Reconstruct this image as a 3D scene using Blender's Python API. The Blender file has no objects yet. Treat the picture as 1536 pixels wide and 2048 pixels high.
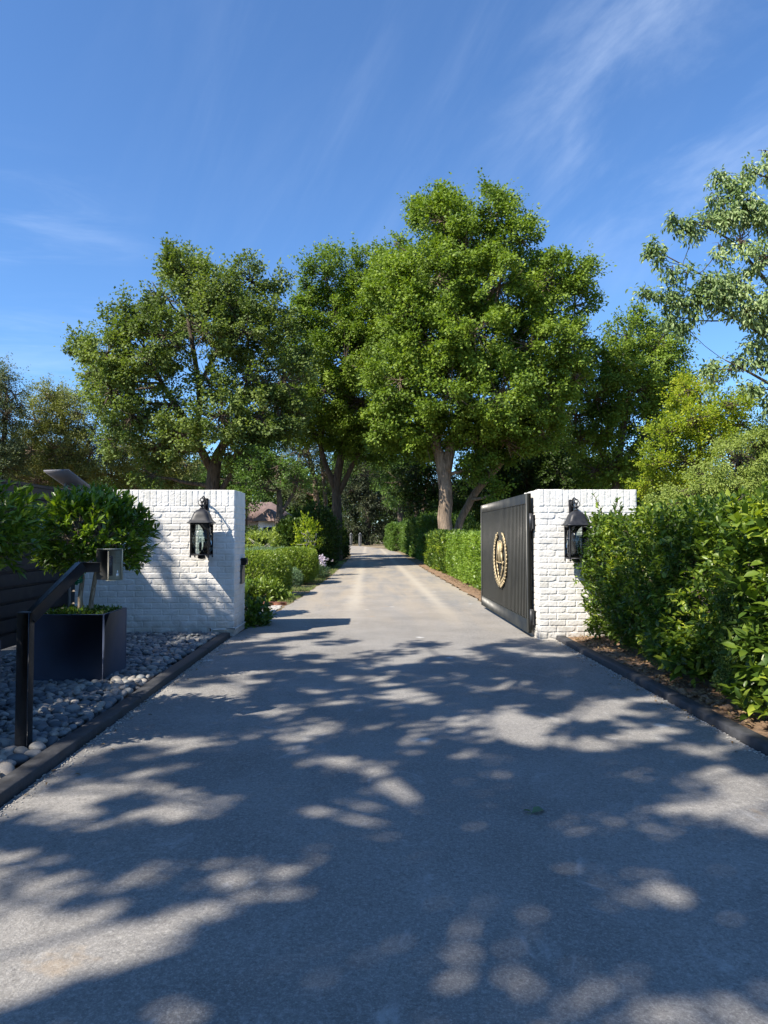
import bpy, math, random
import numpy as np
from mathutils import Vector, Matrix

SC = bpy.context.scene
COL = SC.collection
R = math.radians
# ------------------------------------------------------------------ camera
F = 1420.0; CAMZ = 1.30
cam_d = bpy.data.cameras.new('camera'); cam = bpy.data.objects.new('camera', cam_d); COL.objects.link(cam)
cam.location = (0, 0, CAMZ)
cam.rotation_euler = (R(90 + 1.936), 0, R(-1.33))
cam_d.sensor_fit = 'VERTICAL'; cam_d.sensor_height = 34.61; cam_d.lens = 24.0
cam_d.clip_start = 0.05; cam_d.clip_end = 3000
SC.camera = cam
CM = cam.rotation_euler.to_matrix()
def at(x, y, D):
    """point of the place seen at photo pixel x, y (1536x2048) when it stands D metres ahead"""
    d = CM @ Vector(((x - 768) / F, (1024 - y) / F, -1)); k = D / d.y
    return Vector((d.x * k, D, CAMZ + d.z * k))
# ------------------------------------------------------------------ light
SUNV = Vector((-0.78, -0.57, 1.0)).normalized()          # towards the sun
sd = bpy.data.lights.new('sun', 'SUN'); sd.energy = 5.0; sd.angle = R(0.53); sd.color = (1.0, 0.915, 0.79)
so = bpy.data.objects.new('sun', sd); COL.objects.link(so)
so.rotation_euler = SUNV.to_track_quat('Z', 'Y').to_euler()
W = bpy.data.worlds.new('World'); SC.world = W; W.use_nodes = True
nt = W.node_tree; nt.nodes.clear()
def N(nt, t, **kw):
    n = nt.nodes.new(t)
    for k, v in kw.items():
        if k.startswith('i_'):
            kk = k[2:]
            kk = int(kk) if kk.isdigit() else kk.replace('_', ' ')
            n.inputs[kk].default_value = v
        else: setattr(n, k, v)
    return n
def L(nt, a, b): nt.links.new(a, b)
sky = N(nt, 'ShaderNodeTexSky', sky_type='NISHITA', sun_disc=False, sun_elevation=math.asin(SUNV.z),
        sun_rotation=math.atan2(SUNV.x, SUNV.y) % (2*math.pi), altitude=0, air_density=1.0, dust_density=0.1, ozone_density=6.0)
tc = N(nt, 'ShaderNodeTexCoord')
def pdir(px, py): return (CM @ Vector(((px - 768) / F, (1024 - py) / F, -1))).normalized()
def cirrus(px, py, width, qx, qy, su, sv, amount, seed, lo=.45, hi=.85):
    """wisps round the sky direction px, py combed along the line to qx, qy"""
    d = pdir(px, py); u = (pdir(qx, qy) - d); u = (u - d * u.dot(d)).normalized(); v = d.cross(u)
    def dotn(w, k=1.0, o=0.0):
        n = N(nt, 'ShaderNodeVectorMath', operation='DOT_PRODUCT'); n.inputs[1].default_value = w; L(nt, tc.outputs['Generated'], n.inputs[0])
        q = N(nt, 'ShaderNodeMath', operation='MULTIPLY_ADD', i_1=k, i_2=o); L(nt, n.outputs['Value'], q.inputs[0]); return q.outputs[0]
    m = N(nt, 'ShaderNodeMapRange', interpolation_type='SMOOTHSTEP', i_1=math.cos(width), i_2=1.0); L(nt, dotn(d), m.inputs[0])
    cb = N(nt, 'ShaderNodeCombineXYZ'); L(nt, dotn(u, su, seed), cb.inputs[0]); L(nt, dotn(v, sv, seed * 1.7), cb.inputs[1])
    nz = N(nt, 'ShaderNodeTexNoise', i_Scale=1.0, i_Detail=10.0, i_Roughness=0.60, i_Distortion=.55); L(nt, cb.outputs[0], nz.inputs['Vector'])
    r = N(nt, 'ShaderNodeMapRange', interpolation_type='SMOOTHSTEP', i_1=lo, i_2=hi); L(nt, nz.outputs['Fac'], r.inputs[0])
    mu = N(nt, 'ShaderNodeMath', operation='MULTIPLY'); L(nt, m.outputs[0], mu.inputs[0]); L(nt, r.outputs[0], mu.inputs[1])
    m2 = N(nt, 'ShaderNodeMath', operation='MULTIPLY', i_1=amount); L(nt, mu.outputs[0], m2.inputs[0])
    return m2.outputs[0]
cl = [cirrus(1330, 190, R(15), 1480, 60, 3.2, 7, .30, 3.1, .42, .85),
      cirrus(760, 260, R(26), 860, 60, 1.8, 9, .07, 5.4, .42, .85),
      cirrus(40, 640, R(13), 200, 650, 3, 22, .16, 1.3, .45, .85)]
a1 = N(nt, 'ShaderNodeMath', operation='ADD'); L(nt, cl[0], a1.inputs[0]); L(nt, cl[1], a1.inputs[1])
a2 = N(nt, 'ShaderNodeMath', operation='ADD', use_clamp=True); L(nt, a1.outputs[0], a2.inputs[0]); L(nt, cl[2], a2.inputs[1])
mx = N(nt, 'ShaderNodeMix', data_type='RGBA'); mx.inputs['B'].default_value = (5.5, 6.3, 7.4, 1)
tint = N(nt, 'ShaderNodeMix', data_type='RGBA', blend_type='MULTIPLY'); tint.inputs['Factor'].default_value = 1.0; tint.inputs['B'].default_value = (.73, .905, 1.045, 1)
L(nt, sky.outputs[0], tint.inputs['A']); L(nt, a2.outputs[0], mx.inputs['Factor']); L(nt, tint.outputs['Result'], mx.inputs['A'])
bg = N(nt, 'ShaderNodeBackground', i_Strength=0.106); L(nt, mx.outputs['Result'], bg.inputs[0])
wo = N(nt, 'ShaderNodeOutputWorld'); L(nt, bg.outputs[0], wo.inputs[0])
SC.view_settings.view_transform = 'Standard'; SC.view_settings.look = 'None'
SC.view_settings.exposure = 1.0; SC.view_settings.gamma = 1.0
SC.render.engine = 'CYCLES'
SC.render.resolution_x = 768; SC.render.resolution_y = 1024
SC.cycles.max_bounces = 8; SC.cycles.transparent_max_bounces = 16

# ------------------------------------------------------------------ numpy helpers
RNG = np.random.default_rng(11)
def hash3(ix, iy, iz, s=0):
    n = (ix.astype(np.int64) * 374761393 + iy.astype(np.int64) * 668265263 + iz.astype(np.int64) * 2147483647 + s * 974711) & 0xffffffff
    n = ((n ^ (n >> 13)) * 1274126177) & 0xffffffff
    n = (n ^ (n >> 16)) & 0xffffffff
    return n / 4294967295.0
def vnoise(P, scale, s=0):
    """smooth value noise, -1..1"""
    Q = np.asarray(P, float) * scale; I = np.floor(Q).astype(np.int64); f = Q - I; f = f * f * (3 - 2 * f)
    out = 0
    for a in (0, 1):
        for b in (0, 1):
            for c in (0, 1):
                w = (f[:, 0] if a else 1 - f[:, 0]) * (f[:, 1] if b else 1 - f[:, 1]) * (f[:, 2] if c else 1 - f[:, 2])
                out = out + w * hash3(I[:, 0] + a, I[:, 1] + b, I[:, 2] + c, s)
    return out * 2 - 1
def nrm(v): return v / np.maximum(np.linalg.norm(v, axis=-1, keepdims=True), 1e-9)

class MB:
    """collects verts and faces, builds ONE mesh object"""
    def __init__(s): s.v = []; s.f = []; s.n = 0
    def add(s, v, faces):
        v = np.asarray(v, float).reshape(-1, 3)
        for f in faces:                       # faces: list of int arrays (k,m)
            s.f.append(np.asarray(f, np.int64) + s.n)
        s.v.append(v); s.n += len(v)
    def build(s, name, mat, parent=None, smooth=False, loc=None):
        me = bpy.data.meshes.new(name)
        V = np.concatenate(s.v) if s.v else np.zeros((0, 3))
        if loc is not None: V = V - np.asarray(loc)
        me.vertices.add(len(V)); me.vertices.foreach_set('co', V.astype(np.float32).ravel())
        idx = np.concatenate([f.ravel() for f in s.f]); cnt = np.concatenate([np.full(len(f), f.shape[1]) for f in s.f])
        me.loops.add(len(idx)); me.loops.foreach_set('vertex_index', idx.astype(np.int32))
        st = np.concatenate([[0], np.cumsum(cnt)[:-1]])
        me.polygons.add(len(cnt)); me.polygons.foreach_set('loop_start', st.astype(np.int32))
        me.update(calc_edges=True)
        if smooth: me.polygons.foreach_set('use_smooth', np.ones(len(cnt), bool))
        me.validate()
        o = bpy.data.objects.new(name, me); COL.objects.link(o)
        if mat: me.materials.append(mat)
        if loc is not None: o.location = loc
        if parent is not None:
            o.parent = parent
            if loc is None: o.matrix_parent_inverse = Matrix.Translation(-Vector(parent.location)) if parent.rotation_euler.z == 0 else (Matrix.Translation(parent.location) @ parent.rotation_euler.to_matrix().to_4x4()).inverted()
        return o
    # ---- primitives
    def box(s, a, b, bev=0.0):
        x0, y0, z0 = a; x1, y1, z1 = b
        if bev <= 0:
            v = [(x, y, z) for z in (z0, z1) for y in (y0, y1) for x in (x0, x1)]
            s.add(v, [np.array([(0, 2, 3, 1), (4, 5, 7, 6), (0, 1, 5, 4), (2, 6, 7, 3), (0, 4, 6, 2), (1, 3, 7, 5)])]); return
        # chamfered box: 24 verts
        v = []; 
        for sx in (0, 1):
            for sy in (0, 1):
                for sz in (0, 1):
                    c = [x1 if sx else x0, y1 if sy else y0, z1 if sz else z0]
                    g = [-bev if sx else bev, -bev if sy else bev, -bev if sz else bev]
                    v += [(c[0], c[1] + g[1], c[2] + g[2]), (c[0] + g[0], c[1], c[2] + g[2]), (c[0] + g[0], c[1] + g[1], c[2])]
        def I(sx, sy, sz, k): return (sx * 4 + sy * 2 + sz) * 3 + k
        q = [(I(0,0,0,0), I(0,0,1,0), I(0,1,1,0), I(0,1,0,0)), (I(1,0,0,0), I(1,1,0,0), I(1,1,1,0), I(1,0,1,0)),
             (I(0,0,0,1), I(1,0,0,1), I(1,0,1,1), I(0,0,1,1)), (I(0,1,0,1), I(0,1,1,1), I(1,1,1,1), I(1,1,0,1)),
             (I(0,0,0,2), I(0,1,0,2), I(1,1,0,2), I(1,0,0,2)), (I(0,0,1,2), I(1,0,1,2), I(1,1,1,2), I(0,1,1,2))]
        for a_, b_ in ((0, 1), (1, 0)):
            pass
        for sx in (0, 1):
            for sy in (0, 1): q.append((I(sx,sy,0,0), I(sx,sy,0,1), I(sx,sy,1,1), I(sx,sy,1,0)))
            for sz in (0, 1): q.append((I(sx,0,sz,0), I(sx,0,sz,2), I(sx,1,sz,2), I(sx,1,sz,0)))
        for sy in (0, 1):
            for sz in (0, 1): q.append((I(0,sy,sz,1), I(0,sy,sz,2), I(1,sy,sz,2), I(1,sy,sz,1)))
        t = [(I(a_,b_,c_,0), I(a_,b_,c_,1), I(a_,b_,c_,2)) for a_ in (0,1) for b_ in (0,1) for c_ in (0,1)]
        s.add(v, [np.array(q), np.array(t)])
    def obox(s, M, a, b, bev=0.0):
        """box in the frame of 4x4 matrix M"""
        t = MB(); t.box(a, b, bev); v = np.concatenate(t.v)
        A = np.array(M); v = v @ A[:3, :3].T + A[:3, 3]; s.add(v, t.f)
    def tube(s, P, rad, n=6, cap=True):
        P = np.asarray([tuple(p) for p in P], float); rad = np.broadcast_to(np.asarray(rad, float), (len(P),))
        T = np.gradient(P, axis=0); T = nrm(T)
        up = np.array([0, 0, 1.0]) if abs(T[0, 2]) < 0.9 else np.array([1.0, 0, 0])
        A = nrm(np.cross(T, up)); 
        for i in range(1, len(A)):
            a = A[i - 1] - T[i] * np.dot(A[i - 1], T[i]); A[i] = a / max(np.linalg.norm(a), 1e-9)
        B = np.cross(T, A); th = np.arange(n) * 2 * math.pi / n
        ring = A[:, None] * np.cos(th)[None, :, None] + B[:, None] * np.sin(th)[None, :, None]
        V = (P[:, None] + ring * rad[:, None, None]).reshape(-1, 3)
        i = np.arange(len(P) - 1)[:, None] * n; j = np.arange(n)[None]; k = (j + 1) % n
        q = np.stack([i + j, i + k, i + n + k, i + n + j], -1).reshape(-1, 4)
        fs = [q]
        if cap: fs += [np.arange(n)[None, ::-1], (np.arange(n) + (len(P) - 1) * n)[None]]
        s.add(V, fs)
    def lathe(s, c, prof, n=24, square=None):
        """prof: (r, z); square: superellipse power per ring"""
        th = np.arange(n) * 2 * math.pi / n + math.pi / n
        V = []
        for i, (r, z) in enumerate(prof):
            p = square[i] if square else 2.0
            ct, st = np.cos(th), np.sin(th)
            k = (np.abs(ct) ** p + np.abs(st) ** p) ** (-1 / p)
            V.append(np.stack([c[0] + r * k * ct, c[1] + r * k * st, np.full(n, c[2] + z)], -1))
        V = np.concatenate(V); i = np.arange(len(prof) - 1)[:, None] * n; j = np.arange(n)[None]; k = (j + 1) % n
        q = np.stack([i + j, i + k, i + n + k, i + n + j], -1).reshape(-1, 4)
        s.add(V, [q, np.arange(n)[None, ::-1], (np.arange(n) + (len(prof) - 1) * n)[None]])
    def prism(s, pts2, frame, d0, d1):
        """polygon pts2 (u,v) extruded from d0 to d1 along w;  frame = (origin,u,v,w)"""
        o, u, v, w = [np.asarray(q, float) for q in frame]; n = len(pts2)
        a = np.array([o + u * p[0] + v * p[1] + w * d0 for p in pts2]); b = np.array([o + u * p[0] + v * p[1] + w * d1 for p in pts2])
        j = np.arange(n); k = (j + 1) % n
        s.add(np.concatenate([a, b]), [np.stack([j, k, k + n, j + n], -1), j[None, ::-1], (j + n)[None]])

def tag(o, label, cat, group=None, kind=None):
    if label: o['label'] = label
    if cat: o['category'] = cat
    if group: o['group'] = group
    if kind: o['kind'] = kind
    return o
def empty(name, loc, label, cat, group=None):
    o = bpy.data.objects.new(name, None); COL.objects.link(o); o.location = Vector(loc); o.empty_display_size = 0.1
    return tag(o, label, cat, group)
def struct(name, mb, mat, smooth=False): return tag(mb.build(name, mat, smooth=smooth), None, None, None, 'structure')

# ------------------------------------------------------------------ materials
def mat(name, col, rough=0.6, metal=0.0, noise=None, bump=None, spec=None):
    m = bpy.data.materials.new(name); m.use_nodes = True; t = m.node_tree; b = t.nodes['Principled BSDF']
    b.inputs['Base Color'].default_value = (*col, 1); b.inputs['Roughness'].default_value = rough; b.inputs['Metallic'].default_value = metal
    if spec is not None: b.inputs['Specular IOR Level'].default_value = spec
    co = N(t, 'ShaderNodeTexCoord')
    if noise:                                 # (scale, amount, detail)
        nz = N(t, 'ShaderNodeTexNoise', i_Scale=noise[0], i_Detail=noise[2] if len(noise) > 2 else 5.0); L(t, co.outputs['Object'], nz.inputs['Vector'])
        r = N(t, 'ShaderNodeMapRange', i_1=0.3, i_2=0.7, i_3=1 - noise[1], i_4=1 + noise[1]); L(t, nz.outputs['Fac'], r.inputs[0])
        x = N(t, 'ShaderNodeVectorMath', operation='SCALE'); x.inputs[0].default_value = col; L(t, r.outputs[0], x.inputs['Scale'])
        L(t, x.outputs[0], b.inputs['Base Color'])
        rr = N(t, 'ShaderNodeMapRange', i_1=0.3, i_2=0.7, i_3=max(rough - .08, .02), i_4=min(rough + .08, 1)); L(t, nz.outputs['Fac'], rr.inputs[0]); L(t, rr.outputs[0], b.inputs['Roughness'])
    if bump:                                  # (scale, distance)
        nz = N(t, 'ShaderNodeTexNoise', i_Scale=bump[0], i_Detail=6.0); L(t, co.outputs['Object'], nz.inputs['Vector'])
        bp = N(t, 'ShaderNodeBump', i_Distance=bump[1], i_Strength=0.8); L(t, nz.outputs['Fac'], bp.inputs['Height']); L(t, bp.outputs[0], b.inputs['Normal'])
    return m
def leafmat(name, cols, rough=0.5, trans=0.35, tcol=None, spec=0.22, big=0.0):
    """leaf: per-leaf colour, part of the light passes through; cols = list of (pos, rgb)"""
    m = bpy.data.materials.new(name); m.use_nodes = True; t = m.node_tree; b = t.nodes['Principled BSDF']; out = t.nodes['Material Output']
    g = N(t, 'ShaderNodeNewGeometry'); cr = N(t, 'ShaderNodeValToRGB')
    el = cr.color_ramp.elements
    while len(el) < len(cols): el.new(0.5)
    for e, (p, c) in zip(el, cols): e.position = p; e.color = (*c, 1)
    co = N(t, 'ShaderNodeTexCoord'); nz = N(t, 'ShaderNodeTexNoise', i_Scale=big or 0.5, i_Detail=2.0); L(t, co.outputs['Object'], nz.inputs['Vector'])
    a = N(t, 'ShaderNodeMath', operation='MULTIPLY', i_1=0.55); L(t, g.outputs['Random Per Island'], a.inputs[0])
    c = N(t, 'ShaderNodeMath', operation='MULTIPLY_ADD', i_1=1.3, i_2=-0.42); L(t, nz.outputs['Fac'], c.inputs[0])
    d = N(t, 'ShaderNodeMath', operation='ADD', use_clamp=True); L(t, a.outputs[0], d.inputs[0]); L(t, c.outputs[0], d.inputs[1])
    L(t, d.outputs[0], cr.inputs[0]); L(t, cr.outputs[0], b.inputs['Base Color'])
    b.inputs['Roughness'].default_value = rough; b.inputs['Specular IOR Level'].default_value = spec
    tr = N(t, 'ShaderNodeBsdfTranslucent'); hs = N(t, 'ShaderNodeMix', data_type='RGBA', blend_type='MULTIPLY'); hs.inputs['Factor'].default_value = 1.0
    hs.inputs['B'].default_value = (*(tcol or (1.5, 1.6, 0.5)), 1); L(t, cr.outputs[0], hs.inputs['A']); L(t, hs.outputs['Result'], tr.inputs[0])
    mx = N(t, 'ShaderNodeMixShader', i_0=trans); L(t, b.outputs[0], mx.inputs[1]); L(t, tr.outputs[0], mx.inputs[2]); L(t, mx.outputs[0], out.inputs['Surface'])
    return m
M = {}
M['black_metal'] = mat('black_metal', (0.020, 0.021, 0.024), 0.42, 0.0, (30, .25), None)
M['lantern_metal'] = mat('lantern_metal', (0.016, 0.017, 0.021), 0.5, 0.2, (18, .3), (60, .0006))
M['fence_stain'] = mat('fence_stain', (0.012, 0.013, 0.017), 0.6, 0.0, (6, .35), (25, .002))
M['gate_paint'] = mat('gate_paint', (0.019, 0.020, 0.016), 0.42, 0.0, (4, .2), None)
M['gold'] = mat('gold', (0.46, 0.37, 0.22), 0.5, 0.5, (20, .2), None)
M['planter'] = mat('planter', (0.066, 0.088, 0.150), 0.5, 0.0, (5, .15), None)
M['steel'] = mat('steel', (0.27, 0.27, 0.21), 0.4, 0.1, (12, .12), None)
M['steel_dark'] = mat('steel_dark', (0.10, 0.10, 0.095), 0.5, 0.1, (12, .12), None)
M['dish'] = mat('dish', (0.13, 0.13, 0.15), 0.75, 0.0, (6, .08), None)
M['white_plastic'] = mat('white_plastic', (0.72, 0.72, 0.70), 0.4, 0.0, (20, .05), None)
M['grey_box'] = mat('grey_box', (0.16, 0.165, 0.16), 0.5, 0.0, (20, .1), None)
M['soil'] = mat('soil', (0.09, 0.06, 0.04), 0.95, 0.0, (9, .45), (30, .03))
M['timber'] = mat('timber', (0.035, 0.036, 0.040), 0.75, 0.0, (14, .45), (50, .003))
M['brick_red'] = mat('brick_red', (0.30, 0.13, 0.08), 0.85, 0.0, (15, .3), (60, .003))
M['roof'] = mat('roof', (0.20, 0.135, 0.115), 0.85, 0.0, (3, .3), (6, .03))
M['house_wall'] = mat('house_wall', (0.75, 0.72, 0.68), 0.7, 0.0, (3, .05), None)
M['stone'] = mat('stone', (0.15, 0.155, 0.16), 0.85, 0.0, (5, .3), (12, .02))
M['tape_green'] = mat('tape_green', (0.0, 0.14, 0.075), 0.4, 0.0, (20, .1), None)
M['glass_dark'] = mat('window_glass', (0.02, 0.025, 0.03), 0.1)
def bark(name, col, s=1.0):
    m = mat(name, col, 0.9); t = m.node_tree; b = t.nodes['Principled BSDF']
    co = N(t, 'ShaderNodeTexCoord'); mp = N(t, 'ShaderNodeMapping'); mp.inputs['Scale'].default_value = (7 * s, 7 * s, 1.4 * s); L(t, co.outputs['Object'], mp.inputs[0])
    nz = N(t, 'ShaderNodeTexNoise', i_Scale=1.6, i_Detail=7.0, i_Roughness=0.65, i_Distortion=0.6); L(t, mp.outputs[0], nz.inputs['Vector'])
    cr = N(t, 'ShaderNodeValToRGB'); e = cr.color_ramp.elements
    e[0].position = .34; e[0].color = (*[c * .3 for c in col], 1); e[1].position = .62; e[1].color = (*[c * 1.25 for c in col], 1)
    L(t, nz.outputs['Fac'], cr.inputs[0]); L(t, cr.outputs[0], b.inputs['Base Color'])
    bp = N(t, 'ShaderNodeBump', i_Distance=0.06 / s, i_Strength=1.0); L(t, nz.outputs['Fac'], bp.inputs['Height']); L(t, bp.outputs[0], b.inputs['Normal'])
    return m
M['bark'] = bark('bark', (0.22, 0.165, 0.12)); M['bark_dark'] = bark('bark_dark', (0.10, 0.075, 0.055)); M['bark_small'] = bark('bark_small', (0.30, 0.25, 0.19), 6)
M['bark_pale'] = bark('bark_pale', (0.45, 0.42, 0.36), 5); M['twig'] = bark('twig', (0.10, 0.075, 0.05), 5)
M['leaf_oak'] = leafmat('leaf_oak', [(0, (.056, .098, .015)), (.5, (.128, .200, .027)), (1, (.25, .33, .048))], .55, .30)
M['leaf_oak_left'] = leafmat('leaf_oak_left', [(0, (.054, .088, .024)), (.5, (.115, .165, .042)), (1, (.22, .275, .070))], .55, .28)
M['leaf_olive'] = leafmat('leaf_olive', [(0, (.075, .10, .032)), (.5, (.165, .185, .060)), (1, (.29, .30, .09))], .5, .25)
M['leaf_grey'] = leafmat('leaf_grey', [(0, (.045, .070, .034)), (.5, (.10, .13, .062)), (1, (.18, .21, .10))], .5, .2)
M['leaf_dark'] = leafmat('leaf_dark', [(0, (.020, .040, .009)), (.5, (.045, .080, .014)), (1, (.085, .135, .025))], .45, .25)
M['leaf_mid'] = leafmat('leaf_mid', [(0, (.045, .085, .018)), (.5, (.085, .15, .030)), (1, (.14, .22, .05))], .45, .3)
M['leaf_yellow'] = leafmat('leaf_yellow', [(0, (.09, .14, .014)), (.5, (.20, .27, .022)), (1, (.42, .42, .03))], .5, .4)
M['leaf_lime'] = leafmat('leaf_lime', [(0, (.12, .17, .035)), (.5, (.20, .26, .055)), (1, (.30, .36, .09))], .5, .35)
M['leaf_pale'] = leafmat('leaf_pale', [(0, (.07, .12, .040)), (.5, (.17, .24, .085)), (1, (.36, .43, .21))], .33, .25, (1.2, 1.5, .7))
M['needle'] = leafmat('needle', [(0, (.010, .018, .009)), (.6, (.028, .038, .016)), (1, (.10, .105, .042))], .6, .1)
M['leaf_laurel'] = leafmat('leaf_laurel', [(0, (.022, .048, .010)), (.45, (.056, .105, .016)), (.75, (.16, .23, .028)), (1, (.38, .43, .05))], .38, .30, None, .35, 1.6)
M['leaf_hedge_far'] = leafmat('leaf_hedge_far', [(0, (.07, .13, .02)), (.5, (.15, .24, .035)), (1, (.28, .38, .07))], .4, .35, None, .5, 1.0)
M['leaf_citrus'] = leafmat('leaf_citrus', [(0, (.035, .075, .010)), (.5, (.09, .16, .016)), (1, (.24, .32, .03))], .32, .30, None, .5, 3.0)
M['leaf_box'] = leafmat('leaf_box', [(0, (.07, .12, .015)), (.5, (.16, .23, .03)), (1, (.30, .36, .045))], .45, .3, None, .5, 2.0)
M['leaf_cypress'] = leafmat('leaf_cypress', [(0, (.045, .085, .02)), (.5, (.08, .14, .03)), (1, (.17, .23, .045))], .6, .15, None, .3, 2.0)
M['leaf_blue'] = leafmat('leaf_blue', [(0, (.06, .11, .06)), (.5, (.12, .19, .11)), (1, (.2, .28, .18))], .45, .25)
M['petal'] = leafmat('petal', [(0, (.5, .42, .5)), (.5, (.7, .6, .68)), (1, (.8, .75, .8))], .6, .3, (1, 1, 1))
M['dry_leaf'] = leafmat('dry_leaf', [(0, (.10, .06, .03)), (.5, (.22, .14, .07)), (1, (.36, .26, .14))], .7, .15)
M['grass'] = leafmat('grass', [(0, (.07, .12, .03)), (.5, (.14, .19, .06)), (1, (.28, .27, .12))], .6, .3)
# painted brick
def brick_paint():
    m = mat('painted_brick', (0.66, 0.645, 0.61), 0.6); t = m.node_tree; b = t.nodes['Principled BSDF']
    co = N(t, 'ShaderNodeTexCoord'); nz = N(t, 'ShaderNodeTexNoise', i_Scale=5.0, i_Detail=8.0, i_Roughness=.65); L(t, co.outputs['Object'], nz.inputs['Vector'])
    cr = N(t, 'ShaderNodeValToRGB'); e = cr.color_ramp.elements
    e[0].position = .3; e[0].color = (.56, .545, .50, 1); e[1].position = .6; e[1].color = (.70, .685, .655, 1)
    L(t, nz.outputs['Fac'], cr.inputs[0])
    # splash dirt just above the ground
    sx = N(t, 'ShaderNodeSeparateXYZ'); L(t, co.outputs['Object'], sx.inputs[0])
    n3 = N(t, 'ShaderNodeTexNoise', i_Scale=9.0, i_Detail=6.0); L(t, co.outputs['Object'], n3.inputs['Vector'])
    ad = N(t, 'ShaderNodeMath', operation='MULTIPLY_ADD', i_1=0.5); L(t, n3.outputs['Fac'], ad.inputs[0]); L(t, sx.outputs['Z'], ad.inputs[2])
    mr = N(t, 'ShaderNodeMapRange', i_1=0.27, i_2=0.50, i_3=0.55, i_4=0.0); L(t, ad.outputs[0], mr.inputs[0])
    mx = N(t, 'ShaderNodeMix', data_type='RGBA'); mx.inputs['B'].default_value = (.26, .23, .19, 1); L(t, mr.outputs[0], mx.inputs['Factor']); L(t, cr.outputs[0], mx.inputs['A'])
    L(t, mx.outputs['Result'], b.inputs['Base Color'])
    n2 = N(t, 'ShaderNodeTexNoise', i_Scale=120.0, i_Detail=5.0); L(t, co.outputs['Object'], n2.inputs['Vector'])
    bp = N(t, 'ShaderNodeBump', i_Distance=0.0012, i_Strength=0.6); L(t, n2.outputs['Fac'], bp.inputs['Height']); L(t, bp.outputs[0], b.inputs['Normal'])
    return m
M['brick'] = brick_paint()
def asphalt():
    m = mat('asphalt', (0.1, 0.1, 0.1), 0.85); t = m.node_tree; b = t.nodes['Principled BSDF']
    co = N(t, 'ShaderNodeTexCoord'); O = co.outputs['Object']; sx = N(t, 'ShaderNodeSeparateXYZ'); L(t, O, sx.inputs[0])
    def noise(sc, det=5.0, ro=.6, scale=None, dist=0.0):
        n = N(t, 'ShaderNodeTexNoise', i_Scale=sc, i_Detail=det, i_Roughness=ro, i_Distortion=dist)
        if scale:
            mp = N(t, 'ShaderNodeMapping'); mp.inputs['Scale'].default_value = scale; L(t, O, mp.inputs[0]); L(t, mp.outputs[0], n.inputs['Vector'])
        else: L(t, O, n.inputs['Vector'])
        return n.outputs['Fac']
    def mr(src, a, b_, c, d, sm=False):
        n = N(t, 'ShaderNodeMapRange', i_1=a, i_2=b_, i_3=c, i_4=d)
        if sm: n.interpolation_type = 'SMOOTHSTEP'
        L(t, src, n.inputs[0]); return n.outputs[0]
    def math2(op, a, b_=0.0):
        n = N(t, 'ShaderNodeMath', operation=op)
        for i, q in enumerate((a, b_)):
            if isinstance(q, (int, float)): n.inputs[i].default_value = q
            else: L(t, q, n.inputs[i])
        return n.outputs[0]
    def mixc(f, a, col):
        n = N(t, 'ShaderNodeMix', data_type='RGBA'); n.inputs['B'].default_value = (*col, 1); L(t, f, n.inputs['Factor'])
        if isinstance(a, tuple): n.inputs['A'].default_value = (*a, 1)
        else: L(t, a, n.inputs['A'])
        return n.outputs['Result']
    base = mixc(mr(noise(1.1, 6, .6), .35, .68, 0, 1), (.142, .138, .132), (.232, .224, .212))
    base = mixc(mr(noise(140, 4, .7), .52, .74, 0, .75), base, (.44, .42, .39))          # aggregate
    base = mixc(mr(noise(90, 3, .7), .28, .42, .7, 0), base, (.07, .07, .072))          # pits
    base = mixc(mr(noise(34, 5, .75), .54, .72, 0, .40), base, (.36, .35, .33))
    base = mixc(mr(noise(9, 6, .7), .30, .46, .35, 0), base, (.11, .105, .10))
    base = mixc(mr(noise(62, 3, .8), .50, .66, 0, .45), base, (.40, .39, .365))
    base = mixc(mr(noise(55, 3, .8), .34, .48, .5, 0), base, (.075, .073, .072))
    dust = math2('MULTIPLY', mr(sx.outputs['Y'], 7, 17, .05, 1, True), mr(noise(.9, 6, .65, (1.8, .28, 1), .5), .33, .62, 0.0, .70))
    base = mixc(dust, base, (.36, .30, .22))
    # two paler wheel tracks of dust beyond the gate
    wv = math2('ABSOLUTE', math2('SUBTRACT', math2('ABSOLUTE', math2('SUBTRACT', sx.outputs['X'], 0.55)), 0.80))
    tr = math2('MULTIPLY', mr(math2('ADD', wv, math2('MULTIPLY', noise(1.3, 4), .35)), .16, .42, .75, 0, True), mr(sx.outputs['Y'], 9, 15, 0, 1, True))
    base = mixc(tr, base, (.40, .355, .285))
    # sparse pale splashes and tan specks in the foreground
    vor = N(t, 'ShaderNodeTexVoronoi', i_Scale=1.15, i_Randomness=1.0); mp = N(t, 'ShaderNodeMapping'); mp.inputs['Location'].default_value = (.3, .55, 0); L(t, O, mp.inputs[0]); L(t, mp.outputs[0], vor.inputs['Vector'])
    sp = mr(math2('ADD', vor.outputs['Distance'], math2('MULTIPLY', noise(28, 4), .13)), .10, .135, .6, 0, True)
    base = mixc(sp, base, (.55, .56, .55))
    st = math2('MULTIPLY', mr(noise(3.1, 8, .72, (1, .7, 1), 1.2), .56, .70, 0, .75, True), mr(sx.outputs['Y'], 2, 9, 1, .3))
    base = mixc(st, base, (.36, .355, .345))
    vor2 = N(t, 'ShaderNodeTexVoronoi', i_Scale=.9); mp2 = N(t, 'ShaderNodeMapping'); mp2.inputs['Location'].default_value = (4.7, 2.2, 3); L(t, O, mp2.inputs[0]); L(t, mp2.outputs[0], vor2.inputs['Vector'])
    s2 = mr(math2('ADD', vor2.outputs['Distance'], math2('MULTIPLY', noise(14, 4), .2)), .13, .20, .3, 0, True)
    base = mixc(s2, base, (.36, .25, .13))
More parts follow.
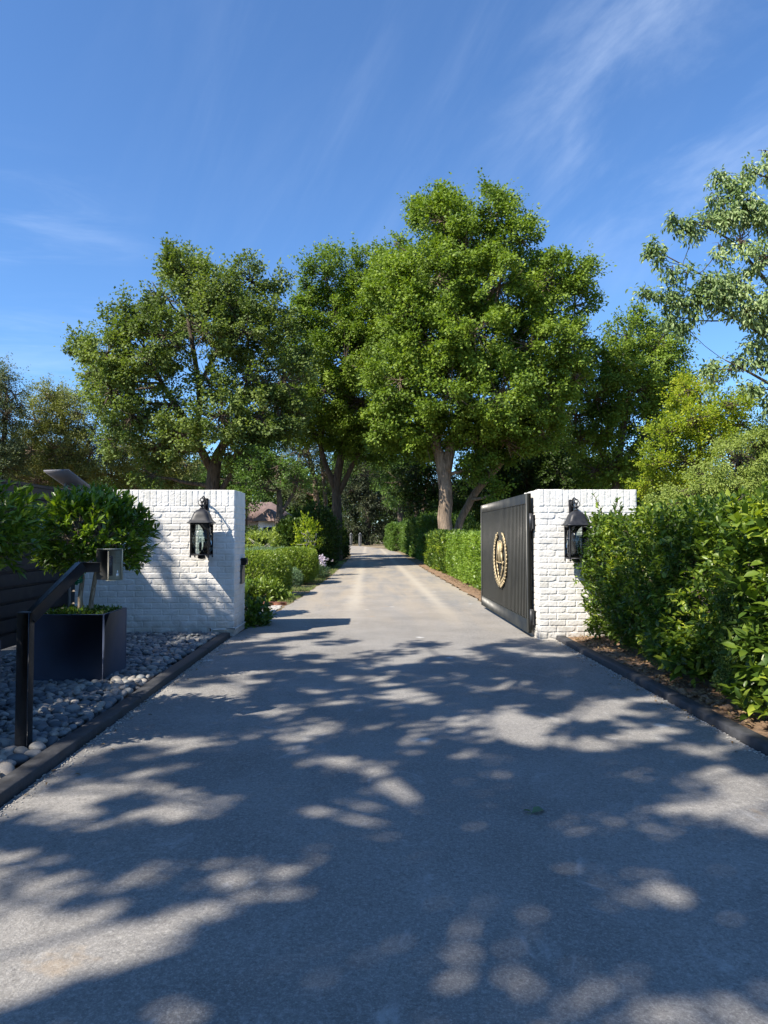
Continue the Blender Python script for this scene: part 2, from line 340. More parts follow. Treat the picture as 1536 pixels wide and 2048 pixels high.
    # hairline cracks and long roller seams
    vc = N(t, 'ShaderNodeTexVoronoi', feature='DISTANCE_TO_EDGE', i_Scale=.33); mpc = N(t, 'ShaderNodeMapping'); mpc.inputs['Scale'].default_value = (1, .55, 1); L(t, O, mpc.inputs[0])
    nd = N(t, 'ShaderNodeTexNoise', i_Scale=1.6, i_Detail=8.0, i_Roughness=.7); L(t, mpc.outputs[0], nd.inputs['Vector']); av = N(t, 'ShaderNodeVectorMath', operation='MULTIPLY_ADD'); av.inputs[1].default_value = (.9, .9, 0); L(t, nd.outputs['Color'], av.inputs[0]); L(t, mpc.outputs[0], av.inputs[2]); L(t, av.outputs[0], vc.inputs['Vector'])
    ck = math2('MULTIPLY', mr(vc.outputs['Distance'], .0012, .0032, .22, 0), mr(noise(.5, 3), .50, .60, 0, 1, True))
    base = mixc(ck, base, (.045, .042, .04))
    L(t, base, b.inputs['Base Color'])
    bp = N(t, 'ShaderNodeBump', i_Distance=0.004, i_Strength=0.9); L(t, noise(130, 5, .7), bp.inputs['Height'])
    bp2 = N(t, 'ShaderNodeBump', i_Distance=0.02, i_Strength=0.4); L(t, noise(4, 3), bp2.inputs['Height']); L(t, bp2.outputs[0], bp.inputs['Normal']); L(t, bp.outputs[0], b.inputs['Normal'])
    return m
M['asphalt'] = asphalt()
def ground_mat():
    m = mat('ground_cover', (.1, .1, .05), 0.95); t = m.node_tree; b = t.nodes['Principled BSDF']; co = N(t, 'ShaderNodeTexCoord')
    n1 = N(t, 'ShaderNodeTexNoise', i_Scale=.7, i_Detail=8.0, i_Roughness=.7); L(t, co.outputs['Object'], n1.inputs['Vector'])
    cr = N(t, 'ShaderNodeValToRGB'); e = cr.color_ramp.elements; e[0].position = .35; e[0].color = (.17, .12, .075, 1); e[1].position = .62; e[1].color = (.12, .12, .045, 1)
    q = e.new(.5); q.color = (.26, .20, .12, 1)
    L(t, n1.outputs['Fac'], cr.inputs[0]); n2 = N(t, 'ShaderNodeTexNoise', i_Scale=22.0, i_Detail=6.0, i_Roughness=.75); L(t, co.outputs['Object'], n2.inputs['Vector'])
    r = N(t, 'ShaderNodeMapRange', i_1=.3, i_2=.7, i_3=.45, i_4=1.35); L(t, n2.outputs['Fac'], r.inputs[0])
    x = N(t, 'ShaderNodeVectorMath', operation='SCALE'); L(t, cr.outputs[0], x.inputs[0]); L(t, r.outputs[0], x.inputs['Scale']); L(t, x.outputs[0], b.inputs['Base Color'])
    bp = N(t, 'ShaderNodeBump', i_Distance=0.05, i_Strength=0.9); L(t, n2.outputs['Fac'], bp.inputs['Height']); L(t, bp.outputs[0], b.inputs['Normal'])
    return m
M['ground'] = ground_mat()
def pebble_mat():
    m = mat('river_stone', (.2, .2, .2), 0.62); t = m.node_tree; b = t.nodes['Principled BSDF']
    g = N(t, 'ShaderNodeNewGeometry'); oi = N(t, 'ShaderNodeObjectInfo'); ad = N(t, 'ShaderNodeMath', operation='ADD'); L(t, g.outputs['Random Per Island'], ad.inputs[0]); L(t, oi.outputs['Random'], ad.inputs[1])
    fr = N(t, 'ShaderNodeMath', operation='FRACT'); L(t, ad.outputs[0], fr.inputs[0])
    cr = N(t, 'ShaderNodeValToRGB'); e = cr.color_ramp.elements
    e[0].position = 0; e[0].color = (.07, .08, .09, 1); e[1].position = 1; e[1].color = (.36, .34, .30, 1)
    for p, c in ((.35, (.12, .13, .14)), (.65, (.18, .19, .195)), (.85, (.25, .225, .20))):
        q = e.new(p); q.color = (*c, 1)
    L(t, fr.outputs[0], cr.inputs[0]); co = N(t, 'ShaderNodeTexCoord'); nz = N(t, 'ShaderNodeTexNoise', i_Scale=45.0, i_Detail=5.0); L(t, co.outputs['Object'], nz.inputs['Vector'])
    r = N(t, 'ShaderNodeMapRange', i_1=.3, i_2=.7, i_3=.8, i_4=1.15); L(t, nz.outputs['Fac'], r.inputs[0])
    x = N(t, 'ShaderNodeVectorMath', operation='SCALE'); L(t, cr.outputs[0], x.inputs[0]); L(t, r.outputs[0], x.inputs['Scale']); L(t, x.outputs[0], b.inputs['Base Color'])
    return m
M['pebble'] = pebble_mat()
def glass_mat(nm='lantern_glass', k=1.0):
    m = bpy.data.materials.new(nm); m.use_nodes = True; t = m.node_tree; b = t.nodes['Principled BSDF']; out = t.nodes['Material Output']
    b.inputs['Base Color'].default_value = (.9, .95, .95, 1); b.inputs['Roughness'].default_value = .03
    b.inputs['Specular IOR Level'].default_value = .6
    tr = N(t, 'ShaderNodeBsdfTransparent'); tr.inputs[0].default_value = (.88, .92, .92, 1)
    gl = N(t, 'ShaderNodeBsdfGlossy', i_Roughness=.03); fz = N(t, 'ShaderNodeFresnel', i_IOR=1.45)
    fk = N(t, 'ShaderNodeMath', operation='MULTIPLY', i_1=k); L(t, fz.outputs[0], fk.inputs[0]); mx = N(t, 'ShaderNodeMixShader'); L(t, fk.outputs[0], mx.inputs[0]); L(t, tr.outputs[0], mx.inputs[1]); L(t, gl.outputs[0], mx.inputs[2]); L(t, mx.outputs[0], out.inputs['Surface'])
    return m
M['glass'] = glass_mat(); M['glass_thin'] = glass_mat('chimney_glass', .25)

# ------------------------------------------------------------------ setting: ground, drive, beds
def sheet(name, pts, z, m, sub=None):
    mb = MB(); mb.add([(x, y, z) for x, y in pts], [np.arange(len(pts))[None]]); return struct(name, mb, m)
sheet('ground', [(-700, -300), (700, -300), (700, 1400), (-700, 1400)], -0.012, M['ground'])
LE = [(-1.75, -14), (-1.75, 9.2), (-1.66, 10.3), (-1.50, 13.2), (-1.36, 16), (-1.16, 23), (-1.10, 30), (-1.02, 45), (-1.5, 60), (-3.2, 75), (-7.5, 92), (-12, 104)]
RE = [(2.35, -14), (2.35, 9.2), (2.24, 14), (2.20, 27), (2.30, 40), (2.45, 54), (1.75, 72), (-0.8, 90), (-5, 104), (-10, 112)]
def lerp_edge(E, y):
    ys = [p[1] for p in E]; return float(np.interp(y, ys, [p[0] for p in E]))
ys = list(np.concatenate([np.arange(-14, 30, .25), np.arange(30, 104, 1.0)]))
def drive():
    mb = MB(); V = []
    for i, y in enumerate(ys):
        l = lerp_edge(LE, y); r = lerp_edge(RE, y)
        if y > 10.3:
            l += .025 * math.sin(y * 5.1) + .02 * math.sin(y * 11.7); r += .03 * math.sin(y * 4.3 + 1) + .02 * math.sin(y * 9.1)
        for k in range(5): V.append((l + (r - l) * k / 4, y, 0.004 + .012 * math.sin(k / 4 * math.pi)))
    i = np.arange(len(ys) - 1)[:, None] * 5; j = np.arange(4)[None]
    mb.add(V, [np.stack([i + j, i + j + 1, i + j + 6, i + j + 5], -1).reshape(-1, 4)])
    return struct('driveway', mb, M['asphalt'], True)
drive()

def kerb(name, x0, x1, label):
    """a long timber edging board with slight warps"""
    mb = MB(); Y = np.unique(np.concatenate([np.arange(-4, 9.21 if x0 < 0 else 9.0, .15)] + [k * 2.4 - 40.03 + np.array([-.014, -.010, 0, .010, .014]) + 48 for k in range(-6, 6)])); Y = Y[(Y > -4.1) & (Y < (9.21 if x0 < 0 else 9.0))]; P = []
    h = 0.060
    for y in Y:
        w = .006 * math.sin(y * 1.3) + .004 * math.sin(y * 3.7) + .003 * math.sin(math.floor((y + 40.03) / 2.4) * 9.1); dz = .004 * math.sin(y * 2.1) - (.012 if abs((y + 40.03) % 2.4) < .012 else 0)
        P += [(x0 + w, y, -.01), (x0 + w, y, h + dz - .008), (x0 + w + .008, y, h + dz), (x1 + w - .008, y, h + dz), (x1 + w, y, h + dz - .008), (x1 + w, y, -.01)]
    n = len(Y); i = np.arange(n - 1)[:, None] * 6; j = np.arange(5)[None]
    mb.add(P, [np.stack([i + j, i + j + 6, i + j + 7, i + j + 1], -1).reshape(-1, 4), np.array([[0, 1, 2, 3, 4, 5]]), np.array([[5, 4, 3, 2, 1, 0]]) + (n - 1) * 6])
    return tag(mb.build(name, M['timber']), label, 'edging', 'timber edging boards of the driveway')
kerb('edging_board', -1.875, -1.76, 'dark timber edging board between the pebble bed and the driveway')
kerb('edging_board', 2.36, 2.47, 'dark timber edging board between the driveway and the soil under the tall hedge')
def rough_bed(name, x0, x1, y0, y1, z, amp, m, step=.06, seed=0):
    X = np.arange(x0, x1 + .001, step); Y = np.arange(y0, y1 + .001, step); G = np.stack(np.meshgrid(X, Y, indexing='ij'), -1).reshape(-1, 2)
    P = np.concatenate([G, np.zeros((len(G), 1))], 1); P[:, 2] = z + amp * (vnoise(P, 2.2, seed) * .6 + vnoise(P, 9, seed + 1) * .4 + vnoise(P, 25, seed + 2) * .25)
    a = len(X); b = len(Y); i = np.arange(a - 1)[:, None] * b; j = np.arange(b - 1)[None]
    mb = MB(); mb.add(P, [np.stack([i + j, i + b + j, i + b + j + 1, i + j + 1], -1).reshape(-1, 4)]); return struct(name, mb, m, True)
def soil_mat(name, a, b_):
    m = mat(name, a, .95); t = m.node_tree; bs = t.nodes['Principled BSDF']; co = N(t, 'ShaderNodeTexCoord'); nz = N(t, 'ShaderNodeTexNoise', i_Scale=12.0, i_Detail=9.0, i_Roughness=.75); L(t, co.outputs['Object'], nz.inputs['Vector'])
    cr = N(t, 'ShaderNodeValToRGB'); e = cr.color_ramp.elements; e[0].position = .35; e[0].color = (*a, 1); e[1].position = .65; e[1].color = (*b_, 1); L(t, nz.outputs['Fac'], cr.inputs[0]); L(t, cr.outputs[0], bs.inputs['Base Color'])
    bp = N(t, 'ShaderNodeBump', i_Distance=.03, i_Strength=1.0); L(t, nz.outputs['Fac'], bp.inputs['Height']); L(t, bp.outputs[0], bs.inputs['Normal']); return m
M['soil_hedge'] = soil_mat('soil_hedge', (.10, .06, .035), (.34, .22, .13))
M['bed_base'] = soil_mat('bed_base', (.03, .03, .03), (.07, .07, .07))
M['gravel'] = soil_mat('gravel_pale', (.30, .28, .25), (.62, .59, .54))
rough_bed('soil_strip', 2.475, 4.6, -2, 8.86, .035, .03, M['soil_hedge'], .06, 5)
rough_bed('verge', 2.26, 3.0, 13.0, 34, .01, .03, M['soil_hedge'], .08, 15)
rough_bed('pebble_bed', -5.2, -1.905, -1, 9.22, .015, .008, M['bed_base'], .1, 3)
rough_bed('gravel_patch', -4.6, -1.56, 10.15, 13.3, .004, .012, M['gravel'], .05, 8)

# clods of earth at the hedge foot
ICO = None
def ico(sub):
    import bmesh
    bm = bmesh.new(); bmesh.ops.create_icosphere(bm, subdivisions=sub, radius=1.0)
    V = np.array([v.co[:] for v in bm.verts]); Fc = np.array([[v.index for v in f.verts] for f in bm.faces]); bm.free(); return V, Fc
ICO1 = ico(1); ICO2 = ico(2); ICO3 = ico(3)
mb = MB(); rg = random.Random(4)
for i in range(420):
    s = rg.uniform(.006, .022) if rg.random() < .9 else rg.uniform(.02, .045); x = 2.5 + abs(rg.gauss(0, .22)); y = rg.uniform(2.5, 8.8)
    V = ICO1[0] * np.array([s * rg.uniform(.8, 1.4), s, s * .7]); V = V * (1 + .25 * vnoise(V + i, 40))[:, None]
    mb.add(V + np.array([x, y, .05]), [ICO1[1]])
tag(mb.build('soil_clods', M['soil_hedge']), 'loose brown clods and chips on the soil strip under the right hedge', 'soil', None, 'stuff')
mb = MB()
for i in range(1900):                                    # grit and crumbs washed against the boards
    s = rg.uniform(.002, .0065); side = rg.random() < .6; y = rg.uniform(2.6, 9.0) if rg.random() < .8 else rg.gauss(7.2, .5)
    x = (-1.75 + abs(rg.gauss(0, .045))) if side else (2.35 - abs(rg.gauss(0, .04)))
    V = ICO1[0] * np.array([s * rg.uniform(.8, 1.6), s, s * .7]); mb.add(V + np.array([x, y, .008]), [ICO1[1]])
tag(mb.build('grit', M['gravel']), 'pale grit and crumbs washed against the timber edging boards', 'grit', None, 'stuff')
mb = MB(); rng_ = np.random.default_rng(71)
n_ = 110; xs = np.where(rng_.random(n_) < .6, 2.35 - np.abs(rng_.normal(0, .10, n_)), -1.75 + np.abs(rng_.normal(0, .12, n_))); 
LITTER = np.stack([xs, rng_.uniform(2.8, 9.2, n_), np.full(n_, .012)], 1)
mb = MB()
for i in range(2600):
    s = rg.uniform(.008, .02); x = rg.uniform(-3.2, -1.56); y = rg.uniform(10.3, 13.25)
    V = ICO1[0] * np.array([s * rg.uniform(.8, 1.4), s, s * .7]); mb.add(V + np.array([x, y, .012]), [ICO1[1]])
tag(mb.build('gravel', M['gravel']), 'pale gravel beside the driveway just behind the left brick wall', 'gravel', None, 'stuff')

# ------------------------------------------------------------------ brick walls
BH = .0785; SOLD = .2155; BL = .232
def brick_wall(path, top, seed, corner_ids):
    """path: list of 2-D corners walked with the outer face on the right; heightfield of irregular painted bricks"""
    st = .0062; U = []; base = []; nrmv = []; s0 = 0; segs = []
    P = [np.array(p, float) for p in path]
    cols = []
    for k in range(len(P) - 1):
        d = P[k + 1] - P[k]; ln = np.linalg.norm(d); d /= ln; nn = np.array([d[1], -d[0]])
        n = max(2, int(round(ln / st))); us = np.linspace(0, ln, n + 1)
        for q, u in enumerate(us):
            if k > 0 and q == 0: continue
            cols.append((k, u, ln, P[k] + d * u, nn))
    # mitred normals at corners
    nc = len(cols); nz_ = int(round(top / st)); Z = np.linspace(0, top, nz_ + 1)
    ZZ = np.tile(Z, (nc, 1)); H = np.zeros((nc, nz_ + 1))
    rs = np.random.default_rng(seed)
    zs = top - SOLD; ncourse = int(math.ceil(zs / BH))
    for c, (k, u, ln, pos, nn) in enumerate(cols):
        z = Z
        course = np.floor((zs - z) / BH).astype(int)           # counted down from the soldiers
        odd = (course % 2).astype(bool)
        # irregular horizontal distances
        pn = np.stack([np.full_like(z, pos[0]), np.full_like(z, pos[1]), z], -1)
        w1 = vnoise(pn, 26, seed) * .0032 + vnoise(pn, 70, seed + 1) * .0016
        w2 = vnoise(pn, 22, seed + 5) * .0035 + vnoise(pn, 75, seed + 6) * .0016
        wob = vnoise(np.stack([np.full_like(z, pos[0]), np.full_like(z, pos[1]), np.zeros_like(z)], -1), 2.5, seed + 9) * .003
        # distance from the reference corner of this face
        ref = u if corner_ids[k] == 0 else ln - u
        off = np.where(odd, BL * (.5 if corner_ids[k] == 0 or True else 0), 0.0)
        if k % 2: off = np.where(odd, 0.0, BL * .5)
        uu = ref + off + 7 * BL
        bi = np.floor(uu / BL).astype(int)
        joint = hash3(bi, course, np.full_like(bi, k), seed + 2) * .02 - .01
        fu = uu - bi * BL
        jn = hash3(bi + 1, course, np.full_like(bi, k), seed + 2) * .02 - .01
        du = np.minimum(fu - joint, BL + jn - fu)
        # no joint exactly at the outer corner unless the pattern asks for it
        fz = (zs - z + wob) - course * BH
        dv = np.minimum(fz, BH - fz)
        # soldiers
        sw = .0775; su = ref + 5 * sw; si = np.floor(su / sw).astype(int); sf = su - si * sw
        jj = hash3(si, si * 0, np.full_like(si, k), seed + 3) * .01 - .005; jk = hash3(si + 1, si * 0, np.full_like(si, k), seed + 3) * .01 - .005
        sdu = np.minimum(sf - jj, sw + jk - sf); sdv = np.minimum(top - z + .006, z - zs)
        sold = z >= zs
        du = np.where(sold, sdu, du); dv = np.where(sold, sdv, dv)
        key_a = np.where(sold, si + 900, bi); key_b = np.where(sold, -9, course)
        # rounded-rectangle distance
        rr = .005 + .012 * hash3(key_a, key_b, np.full_like(bi, k), seed + 12)
        a = np.maximum(rr - (du - .003), 0); b = np.maximum(rr - (dv - .003), 0)
        dist = np.where((a > 0) & (b > 0), rr - np.sqrt(a * a + b * b), np.minimum(du, dv) - .003)
        dist = dist + w1 - np.maximum(w2, 0) * .5
        # chipped arrises on some bricks
        chip = hash3(key_a, key_b, np.full_like(bi, k), seed + 30); slant = (fu / BL - .5) * np.where(chip > .5, 1, -1)
        dist = dist - np.where((chip % .25 < .045) & ~sold, np.maximum(slant - .25, 0) * .10 * (.5 + (fz / BH)), 0)
        e = np.clip(dist / .0048, 0, 1); e = e * e * (3 - 2 * e)
        bo = (hash3(key_a, key_b, np.full_like(bi, k), seed + 20) - .5) * .006
        h = e * (.0068 + bo * .6) + vnoise(pn, 45, seed + 3) * .0010 + vnoise(pn, 12, seed + 4) * .0008 + vnoise(pn, 110, seed + 8) * .0006
        # deeper pock marks
        pk = vnoise(pn, 60, seed + 40); h -= np.clip(pk - .55, 0, 1) * .012 * e
        H[c] = h
    POS = np.zeros((nc, nz_ + 1, 3))
    for c, (k, u, ln, pos, nn) in enumerate(cols):
        n3 = nn.copy()
        if u == ln and k < len(P) - 2:
            d2 = P[k + 2] - P[k + 1]; d2 /= np.linalg.norm(d2); n2 = np.array([d2[1], -d2[0]]); n3 = (nn + n2) * .85
        POS[c, :, 0] = pos[0] + n3[0] * H[c]; POS[c, :, 1] = pos[1] + n3[1] * H[c]; POS[c, :, 2] = Z
    POS[:, -1, 2] += vnoise(POS[:, -1], 8, seed) * .004
    V = POS.reshape(-1, 3); m = nz_ + 1; i = np.arange(nc - 1)[:, None] * m; j = np.arange(nz_)[None]
    q = np.stack([i + j, i + m + j, i + m + j + 1, i + j + 1], -1).reshape(-1, 4)
    mb = MB(); topring = (np.arange(nc) * m + nz_)[None]
    mb.add(V, [q, topring]); return mb
WT = 1.90
LW = empty('brick_wall', (-2.7, 9.7, 0), 'white painted brick wall left of the driveway behind the potted trees', 'wall', 'white brick gate walls')
mbw = brick_wall([(-3.78, 10.08), (-3.78, 9.30), (-1.735, 9.30), (-1.735, 10.08), (-3.78, 10.08)], WT, 3, [0, 1, 0, 0])
mbw.build('brickwork', M['brick'], LW)
RW = empty('brick_wall', (2.8, 9.3, 0), 'white painted brick wall right of the driveway that carries the gate', 'wall', 'white brick gate walls')
mbw = brick_wall([(2.145, 9.65), (2.145, 8.87), (3.39, 8.87), (3.39, 9.65), (2.145, 9.65)], 1.885, 57, [1, 0, 0, 0])
mbw.build('brickwork', M['brick'], RW)

# little things fixed to the left wall's end
g = empty('latch_box', (-1.72, 9.9, .9), 'grey metal latch box with a black catch on the end of the left brick wall', 'latch box')
mb = MB(); mb.box((-1.735, 9.70, .65), (-1.700, 9.92, .90), .004); mb.build('box', M['grey_box'], g)
mb = MB(); mb.box((-1.735, 9.74, .905), (-1.655, 9.90, 1.0), .006); mb.box((-1.69, 9.78, .93), (-1.645, 9.86, .975), .004); mb.build('catch', M['black_metal'], g)
g = empty('conduit', (-1.85, 9.27, .06), 'thin white plastic conduit bent round the foot of the left brick wall', 'conduit')
mb = MB(); mb.tube([(-2.02, 9.265, .09), (-1.95, 9.265, .094), (-1.72, 9.265, .10)], .008, 8); mb.tube([(-1.715, 9.265, .10), (-1.71, 9.5, .10), (-1.705, 10.0, .10)], .008, 8); mb.build('pipe', M['white_plastic'], g, True)
mb = MB(); mb.box((-2.045, 9.245, .0), (-2.005, 9.285, .115), .006); mb.build('elbow', M['white_plastic'], g)
mb = MB(); mb.box((-1.82, 9.25, .085), (-1.70, 9.28, .118), .006); mb.build('elbow', M['white_plastic'], g)
# ------------------------------------------------------------------ lanterns
def lantern(cx, wall_y, zc, label, side):
    """square bell-topped carriage lantern on a scroll bracket; zc = height of the cage's middle"""
    g = empty('wall_lantern', (cx, wall_y, zc), label, 'lantern', 'bell topped wall lanterns')
    m = M['lantern_metal']; cy = wall_y - .235; w = .112; zb = zc - .205; zt = zc + .20
    fr = MB()
    for sx in (-1, 1):
        for sy in (-1, 1):
            fr.box((cx + sx * w - .008, cy + sy * w - .008, zb), (cx + sx * w + .008, cy + sy * w + .008, zt), .002)
            fr.lathe((cx + sx * w, cy + sy * w, zb - .03), [(.002, 0), (.009, .006), (.011, .014), (.006, .024), (.010, .030)], 10)
    for z, hh in ((zb - .002, .016), (zt - .012, .014)):
        fr.box((cx - w, cy - w - .008, z), (cx + w, cy - w + .008, z + hh)); fr.box((cx - w, cy + w - .008, z), (cx + w, cy + w + .008, z + hh))
        fr.box((cx - w - .008, cy - w, z), (cx - w + .008, cy + w, z + hh)); fr.box((cx + w - .008, cy - w, z), (cx + w + .008, cy + w, z + hh))
    fr.box((cx - w + .006, cy - w + .006, zb), (cx + w - .006, cy + w - .006, zb + .006))
    fr.lathe((cx, cy, zb - .05), [(.015, 0), (.045, .012), (.05, .03), (.04, .052)], 16)
    fr.box((cx + w * side - .012, cy - .014, zc + .02), (cx + w * side + .018, cy + .014, zc + .05))
    fr.build('frame', m, g)
    ro = MB()
    prof = [(w * 1.38, 0), (w * 1.42, .006), (w * 1.28, .018), (w * 1.13, .038), (w * 1.02, .064), (w * .95, .092), (w * .88, .118), (w * .76, .143), (w * .58, .163), (w * .38, .176), (w * .20, .188)]
    ro.lathe((cx, cy, zt), prof, 48, [14, 14, 12, 9, 7, 5.5, 4.5, 3.5, 2.8, 2.2, 2]); ro.build('roof', m, g, True)
    tp = MB(); z0 = zt + .188
    tp.lathe((cx, cy, z0), [(.022, 0), (.028, .008), (.014, .016), (.012, .03), (.032, .036), (.036, .044), (.014, .052), (.010, .07), (.02, .078), (.02, .086), (.006, .094)], 18)
    # hook ring and scroll arms back to the wall
    th = np.linspace(0, 2 * math.pi, 20); tp.tube([(cx + .022 * math.sin(a), cy, z0 + .112 + .022 * math.cos(a)) for a in th], .006, 6, False)
    def scroll(pts, r): tp.tube(pts, r, 8)
    arm = []
    for t in np.linspace(0, 1, 22): arm.append((cx, cy + t * .22, z0 + .125 + .055 * math.sin(t * math.pi) - .05 * t))
    scroll(arm, np.linspace(.007, .012, 22))
    sp = []
    for t in np.linspace(0, 1, 26): a = t * 4.6; rr = .045 * (1 - t * .7); sp.append((cx, cy + .10 + rr * math.cos(a), z0 + .10 + rr * math.sin(a)))
    scroll(sp, .006)
    for s in (-1, 1):
        c2 = [(cx + s * (.01 + .045 * math.sin(t * 2.6)), cy + .02 + .03 * t, z0 + .02 + .10 * t) for t in np.linspace(0, 1, 12)]; scroll(c2, .0045)
    tp.build('bracket_top', m, g, True)
    bp = MB(); bp.box((cx - .032, wall_y - .022, zt + .06), (cx + .032, wall_y - .008, zt + .33), .006); bp.tube([(cx, wall_y - .02, zt + .27), (cx, wall_y - .05, zt + .285), (cx, wall_y - .02, zt + .30)], .014, 8)
    bp.build('back_plate', m, g)
    bp = MB(); bp.box((cx - .02, cy + w, zb + .01), (cx + .02, wall_y - .008, zb + .03)); bp.build('lower_stay', m, g)
    gl = MB()
    for sx, sy in ((0, -1), (0, 1), (-1, 0), (1, 0)):
        if sx == 0: gl.box((cx - w + .01, cy + sy * w - .0015, zb + .016), (cx + w - .01, cy + sy * w + .0015, zt - .014))
        else: gl.box((cx + sx * w - .0015, cy - w + .01, zb + .016), (cx + sx * w + .0015, cy + w - .01, zt - .014))
    gl.build('glass_panes', M['glass'], g)
    ch = MB(); ch.lathe((cx, cy, zb + .02), [(.03, 0), (.052, .03), (.058, .09), (.05, .17), (.042, .24), (.045, .30)], 20); ch.build('glass_chimney', M['glass_thin'], g, True)
    cd = MB(); cd.lathe((cx, cy, zb + .008), [(.05, 0), (.05, .01), (.012, .016), (.010, .05)], 14)
    for a in (0, 2.1, 4.2):
        x, y = cx + .032 * math.cos(a), cy + .032 * math.sin(a); cd.tube([(cx, cy, zb + .05), (x, y, zb + .052)], .005, 6); cd.tube([(x, y, zb + .05), (x, y, zb + .16)], .0115, 10)
    cd.build('candle_holder', M['lantern_metal'], g)
    for a in (0, 2.1, 4.2):
        x, y = cx + .032 * math.cos(a), cy + .032 * math.sin(a); bl = MB(); bl.lathe((x, y, zb + .16), [(.008, 0), (.014, .018), (.012, .036), (.003, .06)], 12); bl.build('bulb', M['glass'], g, True)
    return g
p = at(402, 1078, 9.07); lantern(p.x + .01, 9.30, p.z, 'dark bell topped lantern on the left white brick wall by the potted tree', 1)
p = at(1153, 1084, 8.64); lantern(p.x, 8.87, p.z, 'dark bell topped lantern on the right white brick wall beside the hedge', -1)

# ------------------------------------------------------------------ gate
def gate():
    g = empty('driveway_gate', (2.10, 9.05, 0), 'open dark ribbed metal gate with a gold wreath crest beside the right brick wall', 'gate')
    X0, X1, Y0, Y1, Z0, Z1 = 2.05, 2.10, 9.07, 12.80, .062, 1.85
    fr = MB(); 
    fr.box((X0, Y0, Z0), (X1, Y0 + .075, Z1), .003); fr.box((X0, Y1 - .075, Z0), (X1, Y1, Z1), .003)
    fr.box((X0, Y0 + .0755, Z1 - .13), (X1, Y1 - .0755, Z1), .003); fr.box((X0, Y0 + .0755, Z0), (X1, Y1 - .0755, Z0 + .17), .003)
    fr.build('frame', M['gate_paint'], g)
    pn = MB(); n = 38; ya = Y0 + .0755; yb = Y1 - .0755; w = (yb - ya) / n
    for i in range(1, n):
        pn.box((X0 + .006, ya + i * w - .013, Z0 + .1705), (X0 + .0295, ya + i * w + .013, Z1 - .1305), .003)
    pn.box((X0 + .030, ya, Z0 + .1705), (X1 - .012, yb, Z1 - .1305)); pn.build('ribbed_panel', M['gate_paint'], g)
    for z in (1.48, .26):
        h = MB(); h.box((2.10, 9.0, z - .09), (2.142, 9.13, z + .09), .004); h.tube([(2.085, 9.03, z - .11), (2.085, 9.03, z + .11)], .022, 12); h.build('hinge', M['black_metal'], g)
    # crest: laurel wreath and letters; u runs towards the camera (picture right), v up, w out of the gate
    c = (X0 - .002, 10.90, .955); fm = (c, (0, -1, 0), (0, 0, 1), (-1, 0, 0))
    wr = MB(); A, B = .49, .40
    def leaf(u, v, ang, ln, wd, d0=.006, d1=.022):
        ca, sa = math.cos(ang), math.sin(ang); q = []
        for a, b in ((0, 0), (.25, .8), (.55, 1), (.8, .6), (1, 0), (.8, -.6), (.55, -1), (.25, -.8)): q.append((u + ca * a * ln - sa * b * wd / 2, v + sa * a * ln + ca * b * wd / 2))
        wr.prism(q, fm, d0, d1)
    for s in (-1, 1):
        pts = []
        for t in np.linspace(0, 1, 40):
            a = R(-90) + s * t * R(152); k = 1 - .0 * t; u = A * math.cos(a) * k * (1 if s * math.cos(a) >= 0 else 1); v = B * math.sin(a)
            if t < .25: u *= (.55 + t * 1.8); 
            pts.append((u, v))
        wr.tube([(X0 - .012, c[1] - u, c[2] + v) for u, v in pts], .009, 6)
        for i in range(1, 38):
            if i % 2 and i > 6: pass
            du = pts[i + 1][0] - pts[i - 1][0]; dv = pts[i + 1][1] - pts[i - 1][1]; a = math.atan2(dv, du); u, v = pts[i]; k = .095 if i < 24 else .075
            if i % 2 == 0: leaf(u, v, a + .52, k, .036)
            else: leaf(u, v, a - .52, k, .036)
            
        leaf(pts[-1][0], pts[-1][1], a, .09, .035)
    for s in (-1, 1):                                       # inner stems meeting in a V at the foot
        wr.tube([(X0 - .014, c[1] - s * u, c[2] + v) for u, v in ((.0, -.36), (.10, -.27), (.20, -.18), (.25, -.12))], .008, 6)
        for q in range(5): leaf(s * (.05 + q * .045), -.32 + q * .055, R(90) - s * R(40), .085, .034)
        wr.tube([(X0 - .014, c[1] - u, c[2] + v) for u, v in ((0, -.36), (s * .05, -.44))], .010, 6)
    wr.build('laurel_wreath', M['gold'], g)
    def P(mb, q): mb.prism(q, fm, .004, .026)
    le = MB(); b0, t0 = -.055, .265
    P(le, [(-.235, b0), (-.210, b0), (-.118, t0), (-.132, t0)]); P(le, [(-.142, t0), (-.100, t0), (-.018, b0), (-.068, b0)])
    P(le, [(-.183, .055), (-.072, .055), (-.070, .073), (-.176, .073)]); P(le, [(-.258, b0 - .016), (-.182, b0 - .016), (-.182, b0), (-.258, b0)]); P(le, [(-.088, b0 - .016), (-.000, b0 - .016), (-.000, b0), (-.088, b0)])
    le.build('letter', M['gold'], g)
    lr = MB()
    P(lr, [(.030, b0), (.078, b0), (.078, t0), (.030, t0)]); P(lr, [(.012, b0 - .016), (.098, b0 - .016), (.098, b0), (.012, b0)]); P(lr, [(.012, t0), (.078, t0), (.078, t0 + .014), (.012, t0 + .014)])
    bo = [(math.cos(a), math.sin(a)) for a in np.linspace(R(90), R(-90), 12)]
    for i in range(11):
        (c0, s0), (c1, s1) = bo[i], bo[i + 1]; zc = (t0 + .105) / 2; hr = (t0 - .105) / 2
        P(lr, [(.125 + .075 * c0, zc + hr * s0), (.125 + .075 * c1, zc + hr * s1), (.125 + .035 * c1, zc + (hr - .016) * s1), (.125 + .035 * c0, zc + (hr - .016) * s0)])
    P(lr, [(.0785, t0 - .016), (.125, t0 - .016), (.125, t0), (.0785, t0)]); P(lr, [(.0785, .105), (.125, .105), (.125, .121), (.0785, .121)])
